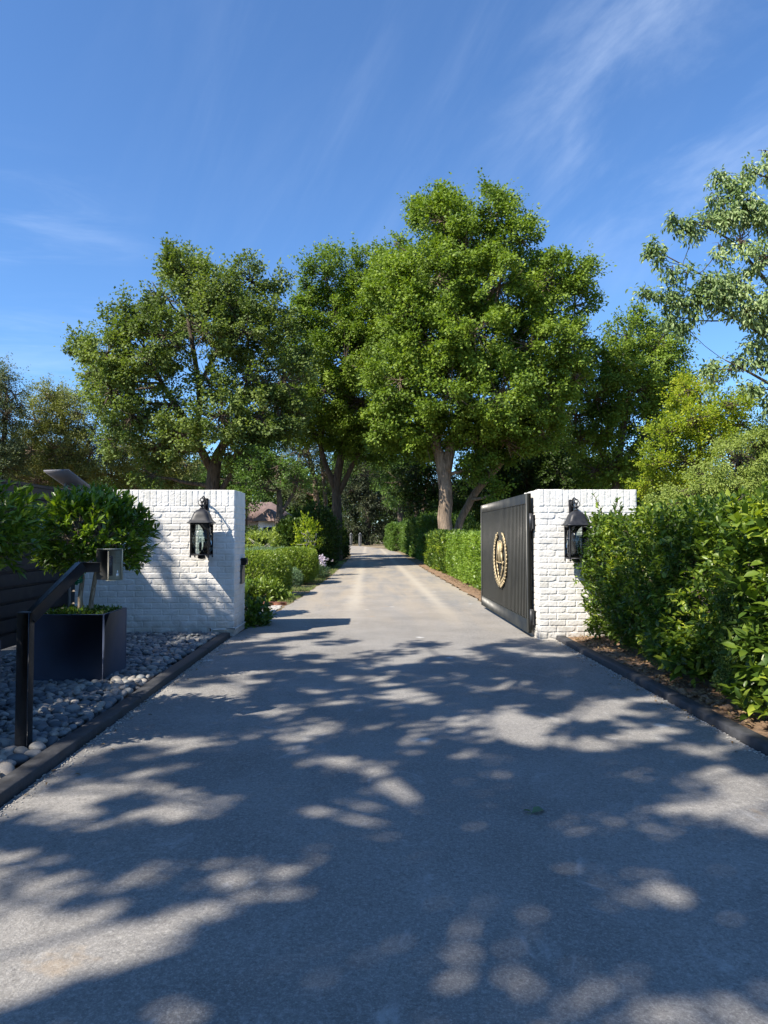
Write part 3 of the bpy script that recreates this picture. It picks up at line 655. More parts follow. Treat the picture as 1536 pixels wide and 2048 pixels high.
    P(lr, [(.105, .1045), (.145, .1045), (.232, b0), (.180, b0)]); P(lr, [(.175, b0 - .016), (.262, b0 - .016), (.262, b0), (.175, b0)])
    lr.build('letter', M['gold'], g)
gate()

# ------------------------------------------------------------------ fence, dish, planters, keypad
def fence():
    g = empty('slat_fence', (-3.82, 6.5, 0), 'black horizontal slat fence behind the potted trees on the left', 'fence')
    for y in (3.2, 5.2, 7.2, 9.2):
        p = MB(); p.box((-3.90, y - .045, 0), (-3.81, y + .045, 1.84), .004); p.build('post', M['fence_stain'], g)
    z = .13
    for k in range(11):
        s = MB(); h = .135; j = (hash3(np.array([k]), np.array([3]), np.array([1]))[0] - .5) * .008
        s.box((-3.80 + j * .4, 2.6, z), (-3.775 + j * .4, 9.285, z + h), .003); s.build('slat', M['fence_stain'], g); z += h + .024
    c = MB(); c.box((-3.806, 2.6, .12), (-3.802, 9.28, 1.846)); c.build('gap_darkening_sheet', M['fence_stain'], g)  # thin dark sheet added behind the slats to keep the open gaps dark
    c = MB(); c.box((-3.92, 2.6, 1.85), (-3.755, 9.285, 1.888), .004); c.build('cap_rail', M['fence_stain'], g)
fence()
def dish():
    p = at(140, 960, 9.0); g = empty('satellite_dish', (p.x, p.y, 1.85), 'flat grey satellite antenna panel tilted above the black fence', 'antenna')
    # corners seen in the photo, the panel leans back and away
    A = at(87, 942, 8.75); B = at(137, 940, 8.72); C = at(187, 978, 9.35); D_ = A + (C - B)
    v1 = (A - B); v2 = (C - B); n = v1.cross(v2).normalized()
    if n.z < 0: n = -n
    o = B; mb = MB(); q = [o, o + v1, o + v1 + v2, o + v2]; mid = o + (v1 + v2) * .5
    V = [tuple(x + n * .012) for x in q] + [tuple(x - n * .004) for x in q] + [tuple(mid + (x - mid) * .55 - n * .035) for x in q]
    mb.add(V, [np.array([(0, 1, 2, 3), (0, 4, 5, 1), (1, 5, 6, 2), (2, 6, 7, 3), (3, 7, 4, 0), (4, 8, 9, 5), (5, 9, 10, 6), (6, 10, 11, 7), (7, 11, 8, 4), (8, 11, 10, 9)])]); mb.build('panel', M['dish'], g)
    mb = MB(); f = Vector((p.x, p.y, 1.60))
    for dx in (-.11, .10): mb.tube([f + Vector((dx, 0, 0)), mid + Vector((dx * .4, 0, -.03))], .014, 8)
    mb.tube([(p.x - .2, p.y, 1.61), (p.x + .2, p.y, 1.61)], .016, 8); mb.tube([(p.x, p.y + .03, 0), (p.x, p.y + .03, 1.61)], .02, 8)
    mb.build('mount', M['grey_box'], g)
dish()

def leaf_mesh(mb, C, A, Nn, ln, wd, fold=.25, kind='big'):
    """C centre/base points, A leaf axis, Nn leaf normal, ln length, wd width"""
    C = np.asarray(C); A = nrm(A); S = nrm(np.cross(A, Nn)); U = np.cross(S, A)
    ln = np.broadcast_to(ln, (len(C),))[:, None]; wd = np.broadcast_to(wd, (len(C),))[:, None]
    if kind == 'small':
        V = np.stack([C, C + A * ln * .45 + S * wd * .5 + U * wd * fold * .4, C + A * ln - U * ln * .08, C + A * ln * .45 - S * wd * .5 + U * wd * fold * .4], 1)
        i = np.arange(len(C))[:, None] * 4; mb.add(V.reshape(-1, 3), [i + np.arange(4)[None]]); return
    lift = U * wd * fold
    V = np.stack([C, C + A * ln * .30 + S * wd * .44 + lift, C + A * ln * .68 + S * wd * .42 + lift * .9 - U * ln * .06,
                  C + A * ln - U * ln * .16, C + A * ln * .68 - S * wd * .42 + lift * .9 - U * ln * .06, C + A * ln * .30 - S * wd * .44 + lift, C + A * ln * .5], 1)
    i = np.arange(len(C))[:, None] * 7
    mb.add(V.reshape(-1, 3), [np.concatenate([i + np.array([[0, 1, 2, 6]]), i + np.array([[0, 6, 4, 5]])]), np.concatenate([i + np.array([[6, 2, 3]]), i + np.array([[6, 3, 4]])])])
def rdir(n, rng): return nrm(rng.normal(size=(n, 3)))

def sprigs(mb, tips, dirs, nleaf, ln, wd, rng, length=.18, upb=.35, kind='big', tw=None, splay=.9):
    """leafy shoots: leaves set along a short stem at tips, pointing outwards"""
    n = len(tips); T = np.repeat(tips, nleaf, 0); Dd = np.repeat(nrm(dirs), nleaf, 0)
    t = np.tile(np.linspace(0, 1, nleaf), n)[:, None] + rng.normal(size=(n * nleaf, 1)) * .05
    P = T + Dd * length * (t - .7); ax = nrm(Dd * (.5 + t * .6) + rdir(n * nleaf, rng) * splay + np.array([0, 0, upb * .3]))
    nn = nrm(rdir(n * nleaf, rng) * .7 + np.array([0, 0, 1.0]) * upb * 2 + Dd * .4)
    s = (.65 + .6 * rng.random((n * nleaf)))
    leaf_mesh(mb, P, ax, nn, ln * s, wd * s, .18, kind)
    if tw is not None:
        k = min(n, 500)
        for q in rng.choice(n, k, replace=False): tw.tube([tips[q] - dirs[q] * length * 1.2, tips[q] + dirs[q] * length * .25], [.004, .0015], 4, False)

def planter(x0, y0, label):
    g = empty('planter', (x0 + .3, y0 + .3, .02), label, 'planter', 'dark blue square planters'); s = .60; zt = .625; t = .022; z0 = .03
    mb = MB(); mb.box((x0, y0, z0), (x0 + s, y0 + t, zt), .004); mb.box((x0, y0 + s - t, z0), (x0 + s, y0 + s, zt), .004)
    mb.box((x0, y0 + t + .0005, z0), (x0 + t, y0 + s - t - .0005, zt), .004); mb.box((x0 + s - t, y0 + t + .0005, z0), (x0 + s, y0 + s - t - .0005, zt), .004); mb.build('box', M['planter'], g)
    mb = MB(); mb.box((x0 + t, y0 + t, z0 + .01), (x0 + s - t, y0 + s - t, .585)); mb.build('potting_soil', M['soil'], g)
    mb = MB(); mb.box((x0 + .03, y0 + .03, .0), (x0 + s - .03, y0 + s - .03, z0)); mb.build('plinth', M['black_metal'], g)
planter(-2.875, 6.20, 'dark blue square planter holding the round tree in front of the left brick wall')
planter(-2.98, 4.10, 'dark blue square planter cut off by the left edge of the photo')
def pot_cover(x0, y0, label, seed):
    rng = np.random.default_rng(seed); n = 1100; P = np.stack([x0 + .03 + .54 * rng.random(n), y0 + .03 + .54 * rng.random(n), .585 + .055 * rng.random(n)], 1)
    mb = MB(); leaf_mesh(mb, P, rdir(n, rng) + [0, 0, .6], rdir(n, rng) + [0, 0, 1.2], .035, .020, .2, 'small')
    tag(mb.build('ground_cover', M['leaf_citrus']), label, 'ground cover', None, 'stuff')
pot_cover(-2.875, 6.20, 'low green creeper covering the soil of the full blue planter', 21)
pot_cover(-2.98, 4.10, 'low green creeper in the planter at the left edge', 22)
def citrus(cx, cy, cz, rx, rz, base, label, seed, tape):
    rng = np.random.default_rng(seed); g = empty('potted_tree', (cx, cy, .59), label, 'tree', 'round clipped trees in planters')
    tk = MB()
    stems = [[(base[0] - .035, base[1], .57), (base[0] - .045, base[1], .75), (base[0] - .03, base[1] + .01, .92), (cx - .12, cy, cz - .1)], [(base[0] + .04, base[1] + .02, .57), (base[0] + .045, base[1] + .03, .72), (base[0] + .085, base[1] + .02, .95), (cx + .10, cy, cz - .05)]]
    for s in stems: tk.tube(s, [.026, .021, .02, .013], 9)
    n = 680; d = rdir(n, rng); d[:, 2] = np.where(d[:, 2] < -.75, -d[:, 2], d[:, 2]); rad = .45 + .55 * rng.random(n) ** .35
    bump = 1 + .10 * vnoise(d * 1.0, 2.6, seed) + .06 * vnoise(d, 7, seed)
    tips = np.array([cx, cy, cz]) + d * np.array([rx, rx, rz]) * (rad * bump)[:, None]
    dd = nrm(d + np.array([0, 0, .45]) + rdir(n, rng) * .45)
    lf = MB(); sprigs(lf, tips, dd, 11, .070, .024, rng, .13, .5, 'big', None, .75)
    for q in range(170):
        s = np.array(stems[q % 2][3]); e = tips[q]; m_ = (s + e) / 2 + rng.normal(size=3) * .03; tk.tube([s, m_, e], [.008, .005, .002], 5, False)
    tk.build('trunk', M['bark_small'], g, True); lf.build('crown', M['leaf_citrus'], g)
    if tape:
        tp = MB(); x, y = base[0] - .055, base[1] - .035
        for i in range(6):
            z = .98 - i * .019; tp.tube([(x - .018 + .008 * math.sin(i * 2), y, z), (x + .01, y - .012, z - .004), (x + .038 + .006 * math.cos(i * 3), y + .012, z + .004)], .0095, 6)
        tp.box((x - .02, y - .012, .86), (x + .004, y - .004, .90)); tp.build('tree_tie', M['tape_green'], g)
citrus(-2.49, 6.5, 1.30, .52, .42, (-2.55, 6.5), 'round bushy citrus tree with a green tie in the blue planter before the brick wall', 31, True)
citrus(-2.67, 4.40, 1.36, .62, .36, (-2.72, 4.4), 'round citrus tree cut off by the left edge of the photo', 33, False)

def keypad():
    g = empty('keypad_stand', (-2.10, 4.32, 0), 'black gooseneck stand with a steel entry keypad beside the driveway', 'keypad stand')
    mb = MB(); b = at(47, 1500, 4.32); w = .037
    top = at(56, 1222, 4.36)
    mb.obox(Matrix.Translation((b.x, 4.32, 0)), (-w, -w, .01), (w, w, top.z), .004); mb.box((b.x - .08, 4.24, .03), (b.x + .08, 4.40, .045), .003)
    mb.build('post', M['black_metal'], g)
    e1 = at(160, 1134, 4.62); e0 = Vector((b.x + .01, 4.34, top.z - .035)); kp = at(196, 1134, 4.69)
    ar = MB()
    def beam(a, c, hw, hh):
        d = (c - a); ln = d.length; zz = d.normalized(); sd_ = zz.cross(Vector((0, 0, 1))).normalized(); up = sd_.cross(zz)
        Mx = Matrix((( *sd_, 0), (*zz, 0), (*up, 0), (0, 0, 0, 1))).transposed(); Mx.translation = a; ar.obox(Mx, (-hw, 0, -hh), (hw, ln, hh), .003)
    beam(e0 + Vector((0, 0, -.01)), e1 + Vector((.012, 0, .008)), .030, .034); beam(e1 + Vector((0, 0, .0)), kp + Vector((.01, 0, 0)), .029, .032); ar.build('arm', M['black_metal'], g)
    # keypad housing, turned 45 degrees towards the drivers
    c = at(217, 1129, 4.70); Mx = Matrix.Translation((c.x, c.y, c.z)) @ Matrix.Rotation(R(-30), 4, 'Z')
    hb = MB(); hw = .055; hb.obox(Mx, (-hw, -.052, -.098), (hw, .052, .098), .003); hs = hb.build('housing', M['steel_dark'], g)
    # face plate looks along local +x ; local frame: x right-back
    fp = MB(); fp.obox(Mx, (hw + .0005, -.050, -.095), (hw + .004, .050, .095), .001); fp.obox(Mx, (hw - .01, -.058, -.104), (hw + .012, .058, -.0985)); fp.obox(Mx, (hw - .10, -.058, .0985), (hw + .012, .058, .104)); fp.obox(Mx, (hw - .004, .0505, -.098), (hw + .016, .056, .098)); fp.build('face_plate', M['steel'], g)
    dt = MB()
    dt.obox(Mx, (hw + .0042, -.046, -.070), (hw + .0044, -.016, .058))
    for k in range(4): dt.obox(Mx, (hw + .0045, -.044, -.015 - k * .0105), (hw + .006, -.018, -.010 - k * .0105))
    for k in range(3): dt.obox(Mx, (hw + .0045, -.044 + k * .009, -.068), (hw + .006, -.038 + k * .009, -.052))
    for k, (y, z) in enumerate(((-.036, .05), (-.026, .044), (-.034, .036), (-.028, .028), (-.034, .018))): dt.obox(Mx, (hw + .0045, y - .006, z - .005), (hw + .0075, y + .006, z + .005))
    dt.build('speaker_slots', M['black_metal'], g)
    kk = MB()
    for r_ in range(4):
        for q in range(3): kk.obox(Mx, (hw + .0045, .002 + q * .014, .060 - r_ * .018), (hw + .007, .011 + q * .014, .070 - r_ * .018), .0005)
    kk.build('keys', M['steel'], g)
    st = MB(); st.obox(Mx, (hw + .0045, .012, -.076), (hw + .0055, .032, -.058)); st.obox(Mx, (hw + .0045, .018, -.055), (hw + .0055, .026, -.038)); st.build('sticker', M['white_plastic'], g)
keypad()

# ------------------------------------------------------------------ river pebbles
def pebbles():
    rg = random.Random(77); pts = []; cell = {}
    def ok(x, y, r):
        cx, cy = int(x / .12), int(y / .12)
        for i in range(cx - 1, cx + 2):
            for j in range(cy - 1, cy + 2):
                for (a, b_, q) in cell.get((i, j), ()):
                    if (a - x) ** 2 + (b_ - y) ** 2 < ((q + r) * .78) ** 2: return False
        cell.setdefault((cx, cy), []).append((x, y, r)); return True
    n = 0
    for t in range(60000):
        x = rg.uniform(-3.74, -1.93); y = rg.uniform(2.7, 9.2)
        if x < -.58 * y - .25: continue
        if -2.86 < x < -2.29 and (6.22 < y < 6.78 or 4.12 < y < 4.68): continue
        r = rg.uniform(.030, .054) if t < 30000 else rg.uniform(.02, .034)
        if ok(x, y, r): pts.append((x, y, r))
    shapes = []
    for k in range(5):
        V = ICO3[0] * np.array([1.25, .92, .55 + .05 * k]); V = V * (1 + .10 * vnoise(V + k * 7, 1.4, k) + .03 * vnoise(V + k * 3, 3.3, k))[:, None]; shapes.append(V)
    def xf(x, y, r, rr):
        return Matrix.Translation((x, y, .035 + rr.uniform(0, .018) + (.02 if r < .03 else 0))) @ Matrix.Rotation(rr.uniform(0, 6.28), 4, 'Z') @ Matrix.Rotation(rr.gauss(0, .22), 4, 'X') @ Matrix.Rotation(rr.gauss(0, .22), 4, 'Y') @ Matrix.Scale(r, 4)
    pts.sort(key=lambda p: -p[2] / math.hypot(p[0], p[1]) ** 1.5)
    meshes = []
    for k, V in enumerate(shapes):
        mb = MB(); mb.add(V, [ICO3[1]]); o = mb.build('river_pebble', M['pebble'], None, True); meshes.append(o.data); bpy.data.objects.remove(o)
    for i, (x, y, r) in enumerate(pts[:300]):
        o = bpy.data.objects.new('river_pebble', meshes[i % 5]); COL.objects.link(o); o.matrix_world = xf(x, y, r, rg)
        tag(o, 'smooth grey river pebble in the bed between the planters and the timber edging', 'pebble', 'larger river pebbles of the bed')
    mb = MB(); sh2 = []
    for k in range(5):
        V = ICO2[0] * np.array([1.25, .92, .55 + .05 * k]); sh2.append(V * (1 + .10 * vnoise(V + k * 7, 1.4, k))[:, None])
    for i, (x, y, r) in enumerate(pts[300:]):
        A = np.array(xf(x, y, r, rg)); V = sh2[i % 5] @ A[:3, :3].T + A[:3, 3]; mb.add(V, [ICO2[1]])
    # an under-layer so that no ground shows
    for i in range(2600):
        x = rg.uniform(-3.74, -1.93); y = rg.uniform(2.7, 9.2)
        if x < -.58 * y - .25: continue
        if -2.9 < x < -2.25 and (6.2 < y < 6.83 or 4.1 < y < 4.75): continue
        A = np.array(xf(x, y, .033, rg)); A[2, 3] -= .028; V = sh2[i % 5] @ A[:3, :3].T + A[:3, 3]; mb.add(V, [ICO2[1]])
    tag(mb.build('river_pebbles', M['pebble'], None, True), 'mass of smooth grey river pebbles filling the bed left of the drive', 'pebbles', None, 'stuff')
    print('pebbles', len(pts))
pebbles()
# ------------------------------------------------------------------ hedges and shrubs
def box_hedge(name, label, x0, x1, y0, y1, z0, z1, nsp, ln, wd, m, seed, cat='hedge', group=None, amp=.08, per=7, faces=('x0', 'top', 'y0'), length=.12, kind='big', extra=None, depth=.22, bulge=.0, stems=True, splay=.9):
    rng = np.random.default_rng(seed); g = empty(name, ((x0 + x1) / 2, (y0 + y1) / 2, z0), label, cat, group)
    areas = {'x0': (y1 - y0) * (z1 - z0), 'x1': (y1 - y0) * (z1 - z0), 'top': (x1 - x0) * (y1 - y0), 'y0': (x1 - x0) * (z1 - z0), 'y1': (x1 - x0) * (z1 - z0)}
    tot = sum(areas[f] for f in faces); T = []; Dn = []
    for f in faces:
        n = int(nsp * areas[f] / tot); a = rng.random(n); b = rng.random(n)
        if f in ('x0', 'x1'): P = np.stack([np.full(n, x0 if f == 'x0' else x1), y0 + (y1 - y0) * a, z0 + (z1 - z0) * b], 1); nn = np.array([-1.0 if f == 'x0' else 1.0, 0, .15])
        elif f == 'top': P = np.stack([x0 + (x1 - x0) * a, y0 + (y1 - y0) * b, np.full(n, z1)], 1); nn = np.array([0, 0, 1.0])
        else: P = np.stack([x0 + (x1 - x0) * a, np.full(n, y0 if f == 'y0' else y1), z0 + (z1 - z0) * b], 1); nn = np.array([0, -1.0 if f == 'y0' else 1.0, .15])
        disp = amp * (vnoise(P, 1.6, seed) + .6 * vnoise(P, 4.2, seed + 1)) - depth * rng.random(n) ** 1.6
        if f in ('x0', 'y0', 'x1', 'y1') and bulge: disp = disp + bulge * np.sin(np.clip((P[:, 2] - z0) / (z1 - z0), 0, 1) * math.pi * .9) - bulge * .6
        P = P + nn * disp[:, None]; T.append(P); Dn.append(np.tile(nn, (n, 1)))
    T = np.concatenate(T); Dn = np.concatenate(Dn)
    hole = vnoise(T, 2.7, seed + 7) + .5 * vnoise(T, 6.5, seed + 8); keep = (hole > -.45) | (rng.random(len(T)) < .4); T = T[keep]; Dn = Dn[keep]
    dd = nrm(Dn + np.array([0, 0, .5]) + rdir(len(T), rng) * .8)
    lf = MB(); tw = MB()
    sprigs(lf, T, dd, per, ln, wd, rng, length, .5, kind, tw if stems else None, splay)
    if extra is not None: extra(lf, tw, rng)
    if stems:
        k = max(4, int((y1 - y0) * 5))
        for q in range(k):
            y = y0 + (q + .5) / k * (y1 - y0) + rng.normal() * .05; xm = x0 + .22 + rng.random() * .15; base = np.array([xm + .1, y, z0 - .15])
            tw.tube([base, base + [rng.normal() * .05, 0, .5 * (z1 - z0)], base + [rng.normal() * .1 - .05, rng.normal() * .1, (z1 - z0) * .9]], [.016, .012, .006], 6)
            for b in range(7):
                h = base + np.array([0, 0, (z1 - z0) * rng.random() * .8 + .1]); e = h + np.array([-.28 * rng.random() - .05, rng.normal() * .15, .18 * rng.random()]); tw.tube([h, (h + e) / 2 + [0, 0, .03], e], [.007, .005, .002], 4, False)
    lf.build('foliage', m, g)
    if tw.v: tw.build('stems', M['twig'], g)
    return g
def hedge_extra(lf, tw, rng):
    # long shoots standing above the hedge top, and the loose low branches at the near end
    tips = []; dirs = []
    for (px, py, D, hgt) in ((1206, 1040, 8.45, .32), (1222, 1045, 8.45, .26), (1240, 1050, 8.3, .22), (1520, 1000, 4.9, .10), (1470, 1005, 5.3, .07)):
        b = np.array(at(px, py, D)); lean = rng.normal(size=3) * .06
        tw.tube([b, b + [lean[0] * .5, 0, hgt * .5], b + [lean[0], lean[1], hgt]], [.005, .004, .002], 5)
        for t in np.linspace(.1, 1, 9):
            tips.append(b + np.array([lean[0] * t, lean[1] * t, hgt * t])); dirs.append(np.array([lean[0], lean[1], 1.0]))
    sprigs(lf, np.array(tips), np.array(dirs), 3, .065, .026, rng, .04, .3, 'big', None, .9)
    n = 190; P = np.stack([2.52 + .3 * rng.random(n), 4.1 + .95 * rng.random(n), .12 + 1.3 * rng.random(n)], 1)
    sprigs(lf, P, nrm(np.array([-.9, -.3, .4]) + rdir(n, rng) * .6), 8, .100, .050, rng, .16, .5, 'big', None, .8)
    n = 60; P = np.stack([2.55 + .3 * rng.random(n), 5.7 + .7 * rng.random(n), .15 + .35 * rng.random(n)], 1)
    sprigs(lf, P, nrm(np.array([-.9, -.3, .4]) + rdir(n, rng) * .6), 8, .090, .045, rng, .15, .5, 'big', None, .8)
box_hedge('hedge', 'tall dark glossy leaved hedge along the right edging in front of the right brick wall', 2.65, 3.75, 3.3, 8.62, .14, 1.55, 10400, .060, .029, M['leaf_laurel'], 101, amp=.09, length=.13, extra=hedge_extra, depth=.34, bulge=.10, faces=('x0', 'top', 'y1', 'x1'))
def cypress(x, y, z0, z1, r, label, seed):
    rng = np.random.default_rng(seed); g = empty('cypress', (x, y, 0), label, 'shrub', 'feathery conifers growing in the right hedge')
    n = 900; t = rng.random(n); a = rng.random(n) * 6.28; rr = r * (1 - .5 * t) * (.5 + .5 * rng.random(n)) * (1 + .3 * vnoise(np.stack([np.cos(a), np.sin(a), t * 3], 1), 2, seed))
    P = np.stack([x + rr * np.cos(a), y + rr * 1.3 * np.sin(a), z0 + (z1 - z0) * t], 1); d = nrm(np.stack([np.cos(a), np.sin(a), np.full(n, 1.0)], 1) + rdir(n, rng) * .3)
    lf = MB(); sprigs(lf, P, d, 22, .028, .0075, rng, .14, .3, 'small', None, 1.1); lf.build('foliage', M['leaf_cypress'], g)
    st = MB(); st.tube([(x, y, 0), (x, y, z0 + (z1 - z0) * .8)], [.02, .006], 7); st.build('stem', M['twig'], g)
cypress(2.78, 6.55, .12, 1.10, .19, 'feathery green conifer shrub growing in the middle of the right hedge', 7)
cypress(2.80, 5.30, .12, .95, .19, 'feathery conifer shrub growing in the near part of the right hedge', 8)

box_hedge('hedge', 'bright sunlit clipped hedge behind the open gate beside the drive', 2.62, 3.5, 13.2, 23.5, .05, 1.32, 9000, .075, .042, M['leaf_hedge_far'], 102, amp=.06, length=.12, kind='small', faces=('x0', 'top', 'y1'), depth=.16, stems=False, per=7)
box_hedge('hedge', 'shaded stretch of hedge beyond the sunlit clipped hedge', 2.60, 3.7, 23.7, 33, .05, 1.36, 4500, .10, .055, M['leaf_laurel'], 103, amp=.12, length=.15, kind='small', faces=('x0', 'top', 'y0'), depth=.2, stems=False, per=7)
box_hedge('hedge', 'taller loose green hedge at the far right of the drive', 2.75, 5.2, 34, 60, .05, 2.25, 6500, .13, .075, M['leaf_mid'], 104, amp=.28, length=.25, kind='small', faces=('x0', 'top', 'y0'), depth=.35, stems=False, per=8)

box_hedge('hedge', 'farthest hedge bending with the drive towards the stone posts', 2.05, 5.5, 60.5, 80, .05, 2.3, 4200, .17, .10, M['leaf_mid'], 105, amp=.28, length=.3, kind='small', faces=('x0', 'top', 'y0'), depth=.35, stems=False, per=8)

def shrub(name, label, c, r, n, ln, wd, m, seed, cat='shrub', group=None, power=2.4, amp=.08, per=6, length=.10, upb=.5, kind='small', trunk=None, zmin=0.0):
    """rounded shrub: shoots over a superellipsoid; power > 2 makes it boxy (clipped)"""
    rng = np.random.default_rng(seed); g = empty(name, (c[0], c[1], 0), label, cat, group)
    d = rdir(n, rng); k = (np.abs(d) ** power).sum(1) ** (-1 / power); rad = k * (1 - .35 * rng.random(n) ** 2) * (1 + amp * (vnoise(d, 2.2, seed) + .6 * vnoise(d, 5.5, seed + 1)))
    P = np.array(c) + d * np.array(r) * rad[:, None]; ok = P[:, 2] > zmin; P = P[ok]; d = d[ok]
    lf = MB(); sprigs(lf, P, nrm(d + np.array([0, 0, .4]) + rdir(len(P), rng) * .5), per, ln, wd, rng, length, upb, kind, None, .9); lf.build('foliage', m, g)
    st = MB()
    for q in range(9 if trunk is None else len(trunk)):
        if trunk is None: e = P[q * 7]; st.tube([(c[0] + rng.normal() * .06, c[1] + rng.normal() * .06, 0), (c[0] + (e[0] - c[0]) * .4, c[1] + (e[1] - c[1]) * .4, max(.1, c[2] * .8)), e], [.018, .012, .004], 5)
        else: st.tube(trunk[q][0], trunk[q][1], 6)
    st.build('stem', M['bark_pale'] if trunk else M['twig'], g); return g
# left garden
shrub('clipped_shrub', 'large rounded clipped shrub just behind the left brick wall beside the gravel', (-2.55, 15.7, .42), (.86, .75, .55), 8000, .040, .024, M['leaf_box'], 201, power=3.2, length=.05, amp=.04)
shrub('clipped_shrub', 'boxy clipped shrub nearest the drive between the two other garden shrubs and the pink flowers', (-1.98, 19.6, .52), (.60, .80, .46), 7000, .040, .024, M['leaf_box'], 202, power=4.0, length=.05, amp=.04)
shrub('loose_shrub', 'loose leafy yellow green plants at the foot of the large clipped shrub', (-2.25, 14.45, .12), (.62, .30, .30), 420, .10, .04, M['leaf_box'], 203, per=6, length=.16, amp=.3, kind='big')
shrub('grey_shrub', 'small feathery grey green shrub in front of the boxy clipped shrub', (-1.98, 18.3, .16), (.30, .26, .30), 800, .06, .010, M['leaf_blue'], 204, per=9)
shrub('loose_shrub', 'small dark leafy plant at the foot of the left brick wall end', (-1.66, 10.5, .12), (.20, .32, .22), 230, .075, .04, M['leaf_laurel'], 205, per=6, kind='big', amp=.3)
shrub('round_shrub', 'round shrub standing hidden behind the left brick wall', (-2.62, 11.2, 1.0), (.48, .5, .74), 1500, .07, .04, M['leaf_box'], 206)
shrub('dark_shrub', 'dark green shrub behind the young yellow green tree', (-2.95, 27.5, .8), (.75, 1.1, 1.15), 2600, .10, .06, M['leaf_dark'], 207, amp=.16, length=.2)
shrub('dark_shrub', 'deep green shrub mass beside the drive right of the young yellow green tree', (-2.35, 30, 1.0), (1.15, 1.8, 1.5), 3600, .10, .06, M['leaf_dark'], 208, amp=.18, length=.2)
shrub('dark_shrub', 'dark rounded shrub closest to the far bend of the drive', (-2.1, 39.5, .9), (1.0, 1.6, 1.55), 2600, .13, .08, M['leaf_dark'], 209, amp=.12, length=.22)
shrub('dark_shrub', 'dark shrub left of the small ornamental tree near the house', (-6.5, 36, .5), (1.0, 1.2, .95), 2400, .13, .08, M['leaf_dark'], 210, amp=.2, length=.25)
shrub('dark_shrub', 'broad dark shrub below the brown roofed house', (-8.2, 44, .6), (2.4, 1.5, 1.1), 3000, .16, .09, M['leaf_dark'], 211, amp=.2, length=.3)
# young yellow green tree with pale stems, small ornamental tree
def small_tree(label, c, r, base, m, n, seed, forks):
    tr = []
    for f in forks: tr.append(([(base[0], base[1], 0), (base[0] + f[0] * .3, base[1], c[2] * .45), (base[0] + f[0], base[1] + f[1], c[2] - r[2] * .2)], [.035, .026, .010]))
    for f in forks:
        for q in range(5):
            a = q * 1.26 + seed; s = (base[0] + f[0] * .8, base[1] + f[1] * .8, c[2] - r[2] * .5); e = (c[0] + r[0] * .8 * math.cos(a), c[1] + r[1] * .8 * math.sin(a), c[2] + r[2] * .5 * math.sin(q * 2.3)); tr.append(([s, e], [.012, .004]))
    return shrub('young_tree', label, c, r, n, .085, .055, m, seed, cat='tree', amp=.35, per=7, length=.16, trunk=tr, power=2.0)
small_tree('young yellow green tree with thin pale stems behind the clipped shrubs', (-1.97, 23, 1.32), (.42, .45, .58), (-1.85, 23), M['leaf_yellow'], 170, 221, [(.0, 0), (.18, .1), (-.16, 0)])
small_tree('small ornamental tree with flat pale green crown in front of the house', (-3.75, 25.5, 1.05), (.62, .6, .50), (-3.7, 25.5), M['leaf_lime'], 260, 222, [(.0, 0), (.2, .1), (-.2, 0), (.05, .2)])
def strappy(label, x0, x1, y0, y1, n, h, m, seed, name='strap_leaf_plants', kind='stuff'):
    rng = np.random.default_rng(seed); lf = MB()
    for q in range(n):
        bx, by = rng.uniform(x0, x1), rng.uniform(y0, y1)
        for k in range(14):
            a = rng.random() * 6.28; l = h * rng.uniform(.7, 1.1); o = .45 * l; w = .012
            pts = [np.array([bx + math.cos(a) * o * t ** 1.5, by + math.sin(a) * o * t ** 1.5, l * math.sin(t * 2.0) * .95]) for t in (0, .35, .7, 1.0)]
            s = np.array([-math.sin(a), math.cos(a), 0]) * w; V = [p_ + s * e * (1, 1.1, .8, .1)[i] for i, p_ in enumerate(pts) for e in (-1, 1)]
            lf.add(V, [np.array([(0, 1, 3, 2), (2, 3, 5, 4), (4, 5, 7, 6)])])
    return tag(lf.build(name, m), label, 'plants', None, kind)
strappy('blue green strap leaved plants behind the large clipped shrub', -4.6, -2.6, 21, 25, 90, .95, M['leaf_blue'], 61)
strappy('dark green strap leaved plants at the base of the large clipped shrub by the wall', -3.1, -2.35, 13.8, 14.3, 12, .45, M['leaf_mid'], 62)
def flowers():
    g = empty('flower_clump', (-1.42, 21.6, 0), 'pale pink flowering clump beside the boxy clipped shrub at the drive edge', 'flowers'); rng = np.random.default_rng(5)
    lf = MB(); n = 220; P = np.array([-1.42, 21.5, .2]) + rdir(n, rng) * np.array([.26, .3, .28]) * rng.random((n, 1)) ** .3; P[:, 2] = np.abs(P[:, 2]); sprigs(lf, P, nrm(rdir(n, rng) + [0, 0, .8]), 7, .14, .014, rng, .12, .5, 'small', None, .8); lf.build('foliage', M['leaf_blue'], g)
    fl = MB(); n = 60; P = np.array([-1.40, 21.4, .56]) + rng.normal(size=(n, 3)) * np.array([.14, .14, .075]); sprigs(fl, P, nrm(rdir(n, rng) + [0, -.4, .6]), 6, .055, .035, rng, .03, .5, 'small', None, 1.2); fl.build('blossom', M['petal'], g)
flowers()
def brick_edge():
    mb = MB(); rg = random.Random(3)
    for k in range(9):
        x = -3.7 + k * .242; mb.obox(Matrix.Translation((x, 13.55, .0)) @ Matrix.Rotation(rg.gauss(0, .02), 4, 'Z'), (0, -.05, -.02), (.23, .05, .055 + rg.gauss(0, .003)), .006)
    tag(mb.build('brick_edging', M['brick_red']), 'low red brick edging between the pale gravel and the garden grass', 'edging')
brick_edge()
